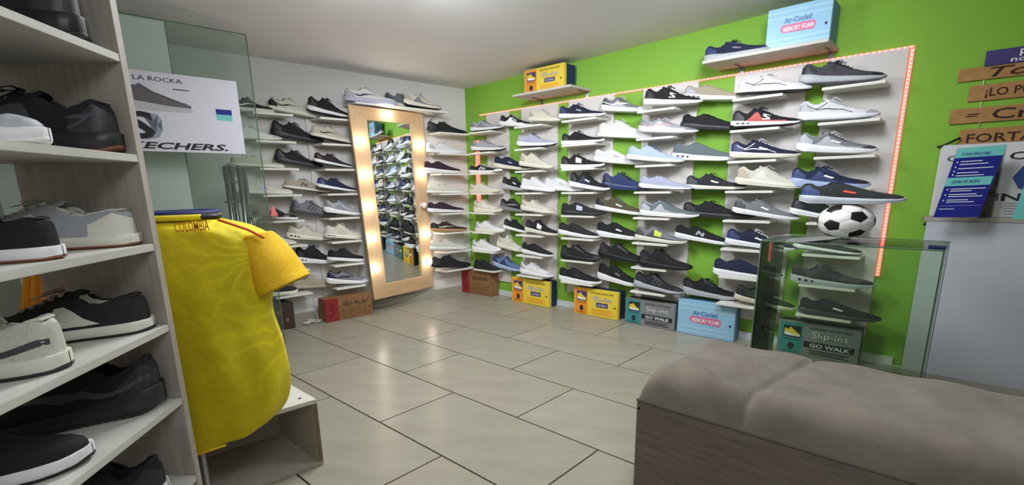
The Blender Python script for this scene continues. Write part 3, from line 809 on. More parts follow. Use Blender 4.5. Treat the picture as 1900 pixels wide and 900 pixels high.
# ------------------------------------------------------------------ shoe boxes
M_yel = mat('yellow_print', (236, 208, 62), 0.45); M_ora = mat('orange_print', (236, 150, 48), 0.45)
M_bxblue = mat('navy_card', (26, 44, 92), 0.5); M_wprint = mat('white_print', (240, 240, 240), 0.5)
M_dprint = mat('dark_print', (40, 40, 46), 0.5); M_purp = mat('violet_print', (70, 60, 120), 0.5)
M_teal = mat('teal_print', (60, 140, 142), 0.45); M_gprint = mat('grey_print', (134, 136, 138), 0.45)
M_dcard = mat('charcoal_card', (34, 38, 40), 0.5); M_bprint = mat('light_blue_print', (150, 196, 224), 0.45, rgb2=(140, 186, 216))
M_bcard = mat('blue_card', (96, 140, 180), 0.5); M_pink = mat('pink_print', (214, 110, 150), 0.5); M_dblue = mat('blue_print', (66, 100, 160), 0.5)
M_brown = mat('brown_kraft_card', (150, 108, 68), 0.7, 'fabric', scale=.5); M_redc = mat('red_card', (150, 36, 40), 0.5); M_dred = mat('dark_red_print', (84, 18, 24), 0.5)
M_dbrown = mat('dark_brown_card', (66, 52, 40), 0.7)
M_hole = mat('finger_hole', (8, 8, 10), 0.9)
SHOEUP = [(.03, .36), (.0, .62), (.04, .8), (.1, .78), (.16, .66), (.26, .68), (.33, .9), (.38, .98), (.45, .86), (.6, .58), (.75, .42), (.9, .36), (.98, .26), (.97, .17), (.7, .2), (.4, .3), (.15, .38)]
SHOESO = [(0, .12), (.0, .3), (.02, .36), (.15, .38), (.4, .3), (.7, .2), (.97, .17), (1, .08), (.95, .0), (.5, .0), (.1, .03)]
_OLD = [(0, .1), (.02, .5), (.1, .75), (.2, .6), (.3, .6), (.42, .95), (.55, .7), (.75, .5), (.95, .4), (1, .15), (.9, 0), (.1, 0)]
def pic(o, u, v, r, name='shoe_picture', m1=None, m2=None, n=None, fl=False):
    f = (lambda p: [(1 - a, b) for a, b in p]) if fl else (lambda p: p)
    sheet(name, o, u, v, f(SHOESO), m2 or M_wprint, r, .0016, n)
    sheet(name, o, u, v, f(SHOEUP), m1 or M_yel, r, .0018, n)
def box(kind, label, cat, o, a, b, h, group='shoe boxes standing on edge along the green wall'):
    """o = front lower left, a = front width, b = depth inwards, h = height vector"""
    o = V(o); a = V(a); b = V(b); h = V(h); bh = b.normalized(); ah = a.normalized()
    r = thing('shoe_box', label, 'box', o + a / 2 + b / 2, group)
    body, lidm = {'yel': (M_bxblue, M_yel), 'gry': (M_dcard, M_gprint), 'blu': (M_bcard, M_bprint), 'brn': (M_brown, M_brown), 'dbr': (M_dbrown, M_dbrown)}[kind]
    block('box_body', o + bh * .03 + ah * .003 + h * .01, a - ah * .006, b - bh * .03, h * .98, body, r, .001)
    block('lid', o, a, bh * .0295, h, lidm, r, .0012)
    block('lid_seam', o + ah * .002 + bh * .029, a - ah * .004, bh * .0014, h, M_dcard, r)
    n = a.cross(h).normalized()
    if n.dot(b) > 0: n = -n
    S = lambda name, p, m, l=.001: sheet(name, o, a, h, p, m, r, l, n)
    T = lambda s, x, y, w, hh, m, **k: text(s, o + a * x + h * y, a * w, h * hh, m, r, n=n, lift=.002, **k)
    if kind in ('yel', 'gry'):
        S('printed_panel', rect(.02, .03, .32, .97), M_ora if kind == 'yel' else M_teal)
        S('picture_panel', rect(.07, .52, .30, .88), M_purp if kind == 'yel' else M_dcard, .0013)
        pic(o + a * .08 + h * .56, a * .21, h * .28, r, n=n)
        T('HANDS FREE', .08, .43, .2, .06, M_dprint)
        S('printed_shape', circle(.18, .24, .045, .11), M_dprint, .0014)
        T('BE THE FIRST', .08, .06, .2, .05, M_dprint)
        for dx, m, bb in ((-.004, M_dprint, .03), (0, M_wprint, 0)):
            text('Slip-ins', o + a * .44 + h * .60, a * .42, h * .17, m, r, n=n, lift=.0022 if bb else .0028, bold=bb)
        T('SKECHERS HANDS FREE', .40, .84, .5, .07, M_dprint)
        if kind == 'yel':
            S('printed_panel', rect(.52, .36, .78, .53), M_purp, .0013); T('GO WALK', .55, .40, .2, .08, M_wprint)
            for i in range(4): S('printed_line', rect(.42, .09 + i * .055, .9 - .05 * (i % 2), .115 + i * .055), M_ora, .0013)
        else:
            S('printed_panel', rect(.34, .28, .95, .46), M_dcard, .0013); T('GO WALK', .42, .31, .48, .11, M_wprint, bold=.02)
            for i in range(3): S('printed_line', rect(.42, .08 + i * .055, .9 - .05 * (i % 2), .105 + i * .055), M_dcard, .0013)
    elif kind == 'blu':
        T('Air-Cooled', .28, .60, .42, .13, M_dblue, bold=.01)
        S('printed_panel', [(.22, .46)] + [(.22 + .03, .56), (.75, .56), (.78, .50), (.75, .35), (.25, .38)], M_pink, .0013)
        T('MEMORY FOAM', .27, .40, .47, .11, M_wprint, bold=.015)
        for y0 in (.08, .2, .72, .86): S('printed_band', rect(.0, y0, 1, y0 + .05), mat('pale_blue_print', (170, 208, 230), .45), .0008)
    elif kind == 'brn':
        S('printed_panel', rect(0, 0, .26, 1), M_redc)
        T('S', .07, .22, .11, .55, M_dred, shear=.3)
        T('GO RUN', .36, .62, .52, .14, M_dprint, bold=.02)
        for i in range(5): S('printed_line', rect(.34, .12 + i * .08, .9 - .04 * (i % 3), .135 + i * .08), mat('kraft_print', (110, 76, 48), .7), .0012)
    else:
        for i in range(4): S('printed_shape', circle(.2 + .2 * i, .5 + .15 * (-1) ** i, .05, .08), M_brown, .0012)
    if kind != 'dbr':
        S('finger_hole', circle(.93, .42, .016, .035), M_hole, .0015)
    # end face writing
    return r
BD = 0.13
def floor_box(kind, label, bl, br, hpx, depth=.105, **k):
    so = .128; pl = gp(0, 0, so)
    tl = (on_plane(bl[0], bl[1], pl, NG) - pl).dot(GX); tr = (on_plane(br[0], br[1], pl, NG) - pl).dot(GX)
    o = gp(tl, .001, so)
    return box(kind, label, 'box', o, GX * (tr - tl), GI * depth, Z * (on_plane(hpx[0], hpx[1], pl, NG).z), **k)
floor_box('brn', 'brown and red shoe box on the floor right in the room corner', (858, 537), (911, 545), (859, 499))
floor_box('yel', 'yellow and orange shoe box on the floor, nearer the corner of the two', (950, 552), (1019, 564), (951, 514))
floor_box('yel', 'yellow and orange shoe box on the floor, farther from the corner of the two', (1065, 575), (1146, 586), (1066, 532))
floor_box('gry', 'grey and teal shoe box on the floor between the yellow and blue boxes', (1160, 590), (1251, 604), (1160, 552))
floor_box('blu', 'light blue shoe box on the floor under the fifth plank column', (1256, 606), (1361, 624), (1258, 554))
floor_box('gry', 'grey and teal shoe box behind the bench below the sixth plank column', (1440, 648), (1592, 664), (1453, 594))
# boxes on the high shelves
o = gp(.885, 1.984, .17); box('yel', 'yellow shoe box on the small wall shelf close to the ceiling', 'box', o, GX * .385, GI * .14, Z * .205, group='shoe boxes on the high shelves')
o = gp(2.655, 1.974, .20); box('blu', 'light blue shoe box on the long shelf at the top right', 'box', o, GX * .30, GI * .17, Z * .235, group='shoe boxes on the high shelves')
# boxes under the white wall
o = on_z(607, 599, 0.001); e = on_z(693, 583, 0.001)
top = on_plane(608, 556, o, WX.cross(Z)).z
e2 = o + (-WX) * (e - o).dot(-WX)
box('brn', 'brown and red shoe box on the floor left of the mirror', 'box', o, e2 - o, -GX * .12, Z * top, group='boxes under the white wall')
o = on_z(480, 621, 0.001); e = on_z(549, 612, 0.001); top = on_plane(545, 563, e, WX.cross(Z)).z
box('dbr', 'dark brown box on the floor behind the yellow shirt', 'box', o, (-WX) * (e - o).dot(-WX), -GX * .15, Z * top, group='boxes under the white wall')
# white cable in a tangle
pts = []
cb = on_z(578, 598, 0.006)
for i in range(46):
    a = i * .55; rr = .035 + .03 * math.sin(i * 1.7)
    pts.append(cb + V((rr * math.cos(a) * 1.3, rr * math.sin(a), .004 + .010 * abs(math.sin(i * 1.13)))))
for (x, y) in ((590, 588), (584, 575), (592, 565), (580, 556), (587, 545)):
    pts.append(on_w(x, y, .06))
tag(tube('cable', pts, .003, mat('white_cable', (214, 208, 198), .5), n=6), 'tangled white cable on the floor left of the red shoe box', 'cable')

# ------------------------------------------------------------------ bench with suede cushion
M_suede = mat('taupe_suede', (124, 115, 102), 0.9, 'suede', rgb2=(94, 86, 75))
M_bench = mat('grey_oak_laminate', (122, 112, 103), 0.6, 'wood', rgb2=(98, 89, 81), scale=1.0)
M_bench.node_tree.nodes['Mapping'].inputs['Scale'].default_value = (1.2, 1.2, 12)
ZB = 0.36
b0 = on_z(1182, 745, ZB); back = on_z(1310, 628, 0.46); BW = (back - b0).dot(V((-GX.y, GX.x, 0))) / GI.dot(V((-GX.y, GX.x, 0)))
BL = 2.0
bench = thing('bench', 'low storage bench with taupe suede cushion and wood-grain front panel', 'bench', V((b0.x, b0.y, 0)) + GX * BL / 2 + GI * BW / 2)
bf = V((b0.x, b0.y, 0))
block('front_panel', bf + Z * .002, GX * BL, GI * .018, Z * (ZB - .002), M_bench, bench, .001)
block('back_panel', bf + GI * (BW - .018) + Z * .002, GX * BL, GI * .018, Z * (ZB - .002), M_bench, bench)
block('side_panel', bf + GI * .0185 + Z * .002, GX * .018, GI * (BW - .037), Z * (ZB - .002), M_bench, bench)
block('side_panel', bf + GI * .0185 + GX * (BL - .018) + Z * .002, GX * .018, GI * (BW - .037), Z * (ZB - .002), M_bench, bench)
sc = sheet('screw_cap', bf, GX * BL, Z * ZB, circle(.004, .93, .0025, .014, 10), M_hole, bench, .001, GX.cross(Z))
bm = bmesh.new()
NX, NY = 200, 40; cush = []
def cush_pt(i, j, top=True):
    u = i / NX; v = j / NY
    ex = min(u, 1 - u) * BL; ey = min(v, 1 - v) * BW
    rx = .05; e = lambda d, r: 1 - (1 - min(1, d / r)) ** 2
    h = .112 * math.sqrt(max(0, e(ex, rx * 1.6))) * math.sqrt(max(0, e(ey, rx * 1.6)))
    X = u * BL; Y = v * BW
    k = .005 * math.sin(X * 11 + 6 * Y) * math.sin(Y * 17 - 3 * X) + .003 * math.sin(X * 31 + Y * 23)
    seam = abs((X - .36) - (.08 * (v - .5)))
    h -= .016 * math.exp(-(seam / .009) ** 2) * min(1, h / .06)
    h += k * min(1, h / .05) + .012 * (1 - math.exp(-(seam / .05) ** 2)) * min(1, h / .08) * .5
    bul = .012 * math.sin(math.pi * min(1, h / .105))
    return X, Y, h
rows = []
for j in range(NY + 1):
    r = []
    for i in range(NX + 1):
        X, Y, h = cush_pt(i, j)
        r.append(bm.verts.new(GX * (X - BL / 2) + GI * (Y - BW / 2) + Z * (ZB + .012 + h)))
    rows.append(r)
grid_mesh(bm, rows)
lowr = [v for v in rows[0]] + [r[-1] for r in rows[1:]] + list(reversed(rows[-1][:-1])) + [r[0] for r in reversed(rows[1:-1])]
for seg in range(1, 4):
    bo = .010 * math.sin(seg / 4 * math.pi)
    pass
ring0 = lowr; prev = ring0
cen = V((0, 0, 0))
for (dz, sc_) in ((-.004, 1.004), (-.0105, 1.0)):
    cur = []
    for v in ring0:
        p = V((v.co.x, v.co.y, 0)); cur.append(bm.verts.new(V((p.x * sc_, p.y * sc_, ZB + .012 + dz))))
    for k in range(len(prev)): bm.faces.new((prev[k], prev[(k + 1) % len(prev)], cur[(k + 1) % len(cur)], cur[k]))
    prev = cur
bm.faces.new(prev)
cu = link('cushion', mesh_from(bm, 'cushion', True), M_suede); cu.location = V((bench.location.x, bench.location.y, 0)); rel(cu, bench)

# ------------------------------------------------------------------ glass showcase, ball and shoe on it
dB = 1.68
q = on_y(1569, 410, dB); RB = .5 * (on_y(1569, 378, dB) - on_y(1569, 441.5, dB)).length
ball_c = q; ztop = ball_c.z - RB - .0005
fl = on_z(1413, 446, ztop)
CW = (on_z(1700, 448, ztop) - fl).dot(GX); CDp = .34
cab = thing('glass_showcase', 'empty green-tinted glass showcase holding the football on top', 'showcase', V((fl.x, fl.y, 0)) + GX * CW / 2 + GI * CDp / 2)
f0 = V((fl.x, fl.y, 0.001)); g6 = .006; HT = ztop - .001
def pane(o, a, b, c, name='glass_pane', m=None):
    return block(name, o, a, b, c, m or M_glassC, cab)
pane(f0, GX * CW, GI * g6, Z * (HT - g6)); pane(f0 + GI * (CDp - g6), GX * CW, GI * g6, Z * (HT - g6))
pane(f0 + GI * (g6 + .001), GX * g6, GI * (CDp - 2 * g6 - .002), Z * (HT - g6), m=M_glassD); pane(f0 + GI * (g6 + .001) + GX * (CW - g6), GX * g6, GI * (CDp - 2 * g6 - .002), Z * (HT - g6))
pane(f0 + Z * (HT - g6), GX * CW, GI * CDp, Z * g6, 'glass_top')
for a, b in ((0, 0), (1, 0), (0, 1), (1, 1)):
    block('glass_edge', f0 + GX * (a * CW - .003) + GI * (b * CDp - .002), GX * .004, GI * .004, Z * HT, M_gedge, cab)
for o_, d_ in ((f0, GX * CW), (f0, GI * CDp), (f0 + GX * CW, GI * CDp), (f0 + GI * CDp, GX * CW)):
    p_ = d_.cross(Z).normalized()
    block('glass_edge', o_ + Z * (HT - .0035), d_, p_ * .003, Z * .0045, M_gedge, cab)
text('SKECHERS', f0 + GI * .29 - GX * .001 + Z * (HT - .07), -GI * .25, Z * .045, mat('frosted_etching', (190, 206, 190), .8), cab, name='etched_lettering', n=-GX)

# football: truncated icosahedron, 12 dark pentagons and 20 white hexagons
M_bw = mat('white_ball_leather', (226, 222, 220), 0.35); M_bk = mat('black_ball_leather', (26, 24, 26), 0.35)
football = thing('football', 'classic white football with black pentagons on the glass showcase', 'ball', ball_c)
ph = (1 + 5 ** .5) / 2
ico = [V(v).normalized() for v in [(-1, ph, 0), (1, ph, 0), (-1, -ph, 0), (1, -ph, 0), (0, -1, ph), (0, 1, ph), (0, -1, -ph), (0, 1, -ph), (ph, 0, -1), (ph, 0, 1), (-ph, 0, -1), (-ph, 0, 1)]]
edge = min((ico[0] - v).length for v in ico[1:])
nb = {i: [j for j in range(12) if j != i and (ico[i] - ico[j]).length < edge * 1.1] for i in range(12)}
Rb = Matrix.Rotation(math.radians(14), 3, 'Y') @ Matrix.Rotation(math.radians(-18), 3, 'X') @ Matrix.Rotation(math.radians(20), 3, 'Z')
STR = Matrix.Diagonal((1.4, 1.0, 1.0))
def ball_piece(poly, m, nm):
    c = sum(poly, V((0, 0, 0))) / len(poly); n = len(poly)
    bm = bmesh.new(); f = bm.faces.new([bm.verts.new(c + (p - c) * .985) for p in poly])
    bmesh.ops.poke(bm, faces=[f]); 
    for _ in range(2): bmesh.ops.subdivide_edges(bm, edges=bm.edges[:], cuts=1, use_grid_fill=True)
    bd = {v for e in bm.edges if e.is_boundary for v in e.verts}
    for v in bm.verts: v.co = STR @ (Rb @ (v.co.normalized() * RB * (.985 if v in bd else 1.0)))
    o = link(nm, mesh_from(bm, nm, True), m); o.location = ball_c; rel(o, football)
for i in range(12):
    ns = nb[i]; ax = ico[i]; u = (ico[ns[0]] - ax * ax.dot(ico[ns[0]])).normalized(); w = ax.cross(u)
    ns = sorted(ns, key=lambda j: math.atan2(ico[j].dot(w), ico[j].dot(u)))
    ball_piece([ico[i] * 2 / 3 + ico[j] / 3 for j in ns], M_bk, 'pentagon_patch')
for i in range(12):
    for j in nb[i]:
        for k in nb[i]:
            if i < j < k and k in nb[j]:
                ball_piece([ico[i] * 2 / 3 + ico[j] / 3, ico[i] / 3 + ico[j] * 2 / 3, ico[j] * 2 / 3 + ico[k] / 3, ico[j] / 3 + ico[k] * 2 / 3, ico[k] * 2 / 3 + ico[i] / 3, ico[k] / 3 + ico[i] * 2 / 3], M_bw, 'hexagon_patch')
bm = bmesh.new(); bmesh.ops.create_uvsphere(bm, u_segments=32, v_segments=20, radius=RB * .975)
for v in bm.verts: v.co = STR @ v.co
o = link('bladder', mesh_from(bm, 'bladder', True), M_bk); o.location = ball_c; rel(o, football)
# shoe balanced on the ball
h_ = on_y(1503, 374, dB); t_ = on_y(1648, 371, dB)
dxy = V((GX.x, GX.y, 0)); mid = (h_ + t_) / 2; mid.z = ball_c.z + RB * .995; mid.y = dB; L_ = (h_ - t_).length * .98
hh = mid - dxy * L_ * .5; tt = mid + dxy * L_ * .5
pr = lambda p: p
make_shoe('navy trainer with orange details resting on top of the football', None, frame_m(hh - Z * .0, tt, .11, .115), 'slip', 'cha', 'ltg', logo='logo_bar', logoc='ora', counter='ltnavy')

# ------------------------------------------------------------------ counter, leaflets and signs
M_counter = mat('counter_white', (200, 204, 212), 0.5); M_slabedge = mat('counter_slab', (196, 190, 180), 0.5, 'fabric', scale=.3)
k0 = on_z(1668, 680, 0.001); k0 = k0 + NG * .03
zc = 0.955
k1 = on_z(1900, 413, zc - .03); kd = V((k1.x - k0.x, k1.y - k0.y, 0)).normalized()
ctr = thing('counter', 'white sales counter standing against the green wall', 'counter', k0 + kd * .5 + GX * .3)
KR = GX
block('counter_body', k0, kd * 1.3, KR * .62, Z * (zc - .032), M_counter, ctr)
block('counter_top', k0 - KR * .015 + Z * (zc - .030), kd * 1.33, KR * .66, Z * .029, M_slabedge, ctr, .001)
block('worn_edge', k0 - KR * .017 + Z * (zc - .029), kd * .28, KR * .001, Z * .026, mat('bare_chipboard', (128, 96, 66), .8, 'fabric'), ctr)
tube('cable_hook', [k0 + Z * .905 - kd * -.02 - KR * .03, k0 + Z * .905 - KR * .002], .008, M_black, ctr)
# leaflet stand
M_navyp = mat('royal_blue_print', (24, 34, 130), .35); M_tealp = mat('mint_print', (112, 196, 190), .35)
zl = zc + .0
BLp = on_g(1733, 396, .16); BRp = on_g(1815, 400, .16); BLp.z = BRp.z = zl + .0005
dl = (BRp - BLp); 
# keep on the counter slab
TLp = on_plane(1776, 278, BLp, dl.cross(Z)); TRp = on_plane(1869, 268, BRp, dl.cross(Z))
lf = thing('leaflet_stand', 'clear stand with a navy and mint leaflet, front of two on the counter', 'leaflet', (BLp + BRp) / 2)
up_ = ((TLp - BLp) + (TRp - BRp)) / 2; wd_ = ((BRp - BLp) + (TRp - TLp)) / 2
nl = wd_.cross(up_).normalized()
if nl.dot(EYE - BLp) < 0: nl = -nl
plate('leaflet', [BLp, BLp + wd_, BLp + wd_ + up_, BLp + up_], nl, -.001, M_navyp, lf)
A_ = lambda p, m, l=.001, nm_='printed_shape': sheet(nm_, BLp, wd_, up_, p, m, lf, l, nl)
A_(rect(0, .86, 1, 1), M_tealp); A_(rect(0, .46, .97, .58), M_tealp)
for i, y in enumerate((.80, .76, .70, .64, .60, .41, .38, .33, .30, .25, .22)):
    A_(rect(.16, y, .62 + .28 * ((i * 7) % 3) / 2, y + .010), M_wprint, .0012, 'printed_line')
for y in (.80, .73, .67, .62, .41, .33, .25): A_(circle(.09, y, .015, .012, 8), M_wprint, .0012, 'printed_dot')
A_(rect(.05, .17, .95, .172), M_wprint, .0012, 'printed_line'); A_(rect(.05, .12, .4, .128), M_wprint, .0012, 'printed_line')
for s_, x_, y_ in (('Beneficios de Addi', .12, .89), ('compra a tu ritmo', .12, .50)):
    text('Compra ahora y paga' if y_ > .8 else 'cuotas sin tarjeta', BLp + wd_ * x_ + up_ * y_, wd_ * .6, up_ * .05, M_navyp, lf, n=nl, lift=.0022)
bk = BLp + V((0, .10, 0)) + GX * .07
plate('acrylic_back', [BLp - nl * .003, BRp - nl * .003, TRp - nl * .003, TLp - nl * .003], nl, -.002, M_glassB, lf)
plate('acrylic_side', [BRp + nl * -.004, BRp + GI * .09 + GX * .05, TRp + nl * -.004], GX, .002, M_glassB, lf)
# mint leaflet cut by the frame
c1 = on_g(1879, 402, .16); c2 = on_g(1925, 405, .16); c1.z = c2.z = zl + .0005; c3 = on_plane(1900, 345, c1, dl.cross(Z)) - c1
lf2 = thing('leaflet', 'mint-coloured leaflet at the right end of the visible counter', 'leaflet', c1)
plate('leaflet_sheet', [c1, c2, c2 + c3 * 1.6, c1 + c3 * 1.6], nl, -.001, M_tealp, lf2)
# signs on the wall
def on_sign(x, y, s=.012): return on_g(x, y, s)
def wallsign(name, label, cat, tl, bl, xr, m, words, group=None, th=.008, s=.004, wm=None):
    TL = on_g(tl[0], tl[1], s + th); BL_ = on_g(bl[0], bl[1], s + th)
    hgt = (TL.z - BL_.z); u = GX * xr
    r = thing(name, label, cat, BL_, group)
    o = V((TL.x, TL.y, BL_.z)); o = (o + V((BL_.x, BL_.y, BL_.z))) / 2
    block('board', o - NG * th, u, NG * th, Z * hgt, m, r, .0008)
    for w, x0, y0, ww, hh, sh in words:
        text(w, o + u * x0 + Z * hgt * y0, u * ww, Z * hgt * hh, wm or M_burn, r, n=NG, shear=sh, bold=.012, lift=.0015)
    return r
M_mdf = mat('raw_mdf', (178, 132, 82), .7, 'fabric', rgb2=(166, 122, 74), scale=.5); M_burn = mat('burnt_engraving', (58, 34, 20), .8)
wallsign('wall_sign', 'thin wooden sign plank, topmost of four, reading Todo', 'sign', (1781, 129), (1778, 153), .62, M_mdf, [('Todo', .17, .15, .44, .7, .3)], 'wooden sign planks on a cord')
wallsign('wall_sign', 'thin wooden sign plank, second from top, reading lo puedo', 'sign', (1800, 160), (1797, 189), .55, M_mdf, [('¡LO PUEDO EN', .1, .25, .62, .5, .0)], 'wooden sign planks on a cord')
wallsign('wall_sign', 'thin wooden sign plank, third from top, reading Cristo in outline letters', 'sign', (1765, 204), (1762, 231), .66, M_mdf, [('=', .08, .3, .08, .3, .4), ('Cristo', .22, .15, .46, .7, .0)], 'wooden sign planks on a cord')
wallsign('wall_sign', 'wooden sign plank, lowest of four, reading FORTALECE', 'sign', (1782, 241), (1780, 268), .6, M_mdf, [('FORTALECE', .04, .08, .66, .58, .0), ('QUE ME', .42, .72, .3, .2, .0)], 'wooden sign planks on a cord')
wallsign('wall_card', 'small violet card with white words above the wooden sign planks', 'card', (1831, 95), (1828, 123), .42, mat('violet_card', (70, 62, 118), .5), [('progreso', .26, .55, .5, .3, .0), ('no perfección', .2, .1, .66, .3, .0)], None, .006, .014, M_wprint)
tag(tube('cord', [on_g(1828, 120, .003), on_g(1825, 155, .003), on_g(1820, 195, .003), on_g(1816, 245, .003)], .003, mat('pale_cord', (190, 200, 150), .8), n=6), 'pale vertical cord linking the wooden sign planks', 'cord')
# poster behind the leaflets
M_paper = mat('poster_paper', (222, 220, 222), .5)
pz0 = zc + .002
pTL = on_g(1750, 270, .035); pBL = on_g(1744, 392, .035)
po = V((pTL.x, pTL.y, pz0)); pu = GX * .8; pv = Z * (pTL.z - pz0)
ps = thing('counter_poster', 'white upright poster board with large numeral standing behind the leaflets', 'poster', po)
block('poster_board', po - NG * .02, pu, NG * .02, pv, M_paper, ps)
pt = lambda s, x, y, w, h_, m=M_dprint, **k: text(s, po + pu * x + pv * y, pu * w, pv * h_, m, ps, n=NG, **k)
pt('COMPRA', .30, .77, .42, .10, bold=.02); pt('0', .33, .36, .26, .38, mat('blue_numeral', (60, 84, 150), .4), bold=.06); pt('%', .62, .36, .2, .38, mat('blue_numeral', (60, 84, 150), .4), bold=.03)
pt('INTERES', .27, .22, .44, .10, bold=.02); pt('C', .03, .77, .05, .08)
for i in range(5): sheet('printed_line', po, pu, pv, rect(.32, .04 + i * .035, .6, .05 + i * .035), M_gprint, ps, .001, NG)
sheet('printed_shape', po, pu, pv, [(.05, .3), (.12, .5), (.14, .62), (.13, .5), (.08, .3)], M_dprint, ps, .001, NG)
tag(tube('wall_hook', [on_g(1741, 272, .004), on_g(1746, 272, .03), on_g(1782, 256, .03)], .006, M_black), 'slim black rod fixed to the wall left of the lowest sign', 'hook')

# ------------------------------------------------------------------ glass sheets, promotional poster
def glass_sheet(label, edge_t, z0, z1, s, length, m):
    r = thing('glass_sheet', label, 'glass', wp(edge_t, z0, s))
    block('glass_pane', wp(edge_t, z0, s), WX * length, GX * .006, Z * (z1 - z0), m, r)
    block('glass_edge', wp(edge_t - .004, z0, s), WX * .004, GX * .007, Z * (z1 - z0), M_gedge, r)
    block('glass_edge', wp(edge_t, z1, s), WX * length, GX * .007, Z * .004, M_gedge, r)
    return r
gB = on_plane(455, 65, wp(0, 0, .6), NW)
tB = (gB - wp(0, 0, .6)).dot(WX); glass_sheet('tall clear glass sheet behind the poster with its right edge free', tB, .002, gB.z, .6, 1.5, M_glassB)
gA = on_plane(303, 40, wp(0, 0, .75), NW); tA = (gA - wp(0, 0, .75)).dot(WX)
glass_sheet('green glass sheet with painted-in pale reflection at far left, front of the two sheets', tA, .002, gA.z, .75, .72, M_glassA)
pn = NW; q0 = wp(0, 0, .9)
rTR = on_plane(441, 152, q0, pn); rBR = on_plane(456, 286, q0, pn); rBL = on_plane(268, 275, q0, pn); rTL = on_plane(238, 112, q0, pn)
pb = thing('promo_poster', 'white promotional poster with a grey trainer and large brand lettering', 'poster', rBR)
du = (rTR - rTL).normalized(); Wp = 1.0
bo = V((rBR.x, rBR.y, rBR.z)); hp = rTR.z - rBR.z
u_ = -WX * Wp; po2 = bo + WX * Wp
M_post = mat('poster_white', (214, 212, 222), .4)
block('poster_sheet', po2, u_, NW * .006, Z * hp, M_post, pb)
ptx = lambda s, x, y, w, h_, m=M_dprint, **k: text(s, po2 + u_ * x + Z * hp * y + NW * .006, u_ * w, Z * hp * h_, m, pb, n=NW, **k)
def xf(px_): # fraction along the poster for a pixel column at mid height
    p = on_plane(px_, 210, po2 + NW * .006, NW); return (p - po2).dot(-WX) / Wp
ptx('THIS IS LA ROCKA', xf(190), .885, xf(347) - xf(190), .055)
sheet('printed_line', po2 + NW * .006, u_, Z * hp, rect(xf(328), .80, xf(357), .812), M_dprint, pb, .001, NW)
x0 = xf(205); x1 = xf(360)
pic(po2 + NW * .006 + u_ * x0 + Z * hp * .52, u_ * (x1 - x0), Z * hp * .33, pb, n=NW, m1=mat('grey_picture', (104, 98, 102), .5), m2=mat('pale_picture', (190, 186, 192), .5))
ptx('S', xf(230), .17, xf(283) - xf(230), .33, M_dprint, bold=.03)
sheet('printed_shape', po2 + NW * .006, u_, Z * hp, [(xf(262), .50), (xf(292), .47), (xf(298), .40), (xf(288), .34), (xf(296), .26), (xf(288), .18), (xf(262), .14), (xf(262), .18), (xf(282), .21), (xf(286), .27), (xf(276), .33), (xf(284), .40), (xf(278), .45), (xf(262), .46)], mat('silver_print', (150, 156, 170), .4), pb, .001, NW)
ptx('SKECHERS.', xf(200), .035, xf(414) - xf(200), .085, M_dprint, bold=.03, shear=.25)
sheet('printed_label', po2 + NW * .006, u_, Z * hp, rect(xf(401), .45, xf(430), .60), M_tealp, pb, .001, NW)
sheet('printed_label', po2 + NW * .006, u_, Z * hp, rect(xf(401), .53, xf(430), .60), M_navyp, pb, .0013, NW)
ptx('PAGA', xf(404), .55, .05, .03, M_wprint)

# steel rack and small items behind the glass
rk = thing('steel_rack', 'tubular steel rack standing behind the glass, left of the planks', 'rack', wp(1.95, 0, .5))
tops = [(417, 309), (440, 309)]
for (x, y), (xb, yb) in zip(((417, 309), (442, 309), (428, 312), (452, 312)), ((428, 405), (456, 405), (440, 400), (470, 400))):
    p = on_plane(x, y, wp(0, 0, .42), NW) if (x in (417, 442)) else on_plane(x, y, wp(0, 0, .36), NW)
    tube('post', [V((p.x, p.y, .002)), V((p.x, p.y, p.z))], .014, M_metal, rk)
for y in (309, 338, 375):
    a_ = on_plane(417, y, wp(0, 0, .42), NW); b_ = on_plane(442, y, wp(0, 0, .42), NW); b_.z = a_.z
    tube('rung', [a_, b_], .006, M_metal, rk)
a_ = on_plane(462, 402, wp(0, 0, .30), NW); b_ = on_plane(502, 402, wp(0, 0, .30), NW)
zs2 = a_.z
gs = thing('glass_ledge', 'small glass ledge carrying a grey metal box behind the glass', 'shelf', a_)
block('ledge_pane', V((a_.x, a_.y, zs2 - .008)) + WX * .004, -WX * .27, NW * .12, Z * .007, M_glassC, gs)
block('ledge_leg', V((a_.x, a_.y, .002)) + WX * .003 + NW * .06, -WX * .01, NW * .01, Z * (zs2 - .011), M_metal, gs)
hb = on_plane(462, 378, wp(0, 0, .30), NW).z - zs2
cbx = thing('metal_box', 'small grey metal box with a round knob behind the glass', 'box', a_)
ow = -WX * (b_ - a_).dot(-WX)
block('casing', V((a_.x, a_.y, zs2 - .0005)) + NW * .005, ow, NW * .09, Z * hb, mat('grey_enamel', (118, 112, 104), .5), cbx, .003)
bm = bmesh.new(); bmesh.ops.create_cone(bm, cap_ends=True, segments=20, radius1=.02, radius2=.016, depth=.02)
kn = link('knob', mesh_from(bm, 'knob', False), M_metal); kn.location = V((a_.x, a_.y, zs2)) + ow * .45 + Z * hb * .5 + NW * .105; kn.rotation_mode = 'QUATERNION'; kn.rotation_quaternion = NW.to_track_quat('Z', 'Y'); rel(kn, cbx)
cn = on_plane(509, 407, wp(0, 0, .26), NW)
bm = bmesh.new(); bmesh.ops.create_cone(bm, cap_ends=True, segments=4, radius1=.034, radius2=.006, depth=.075)
o = link('red_pyramid', mesh_from(bm, 'red_pyramid'), mat('red_plastic', (214, 50, 34), .4)); o.location = V((cn.x, cn.y, zs2 + .037)); tag(o, 'small red pyramid next to the grey metal box', 'ornament')

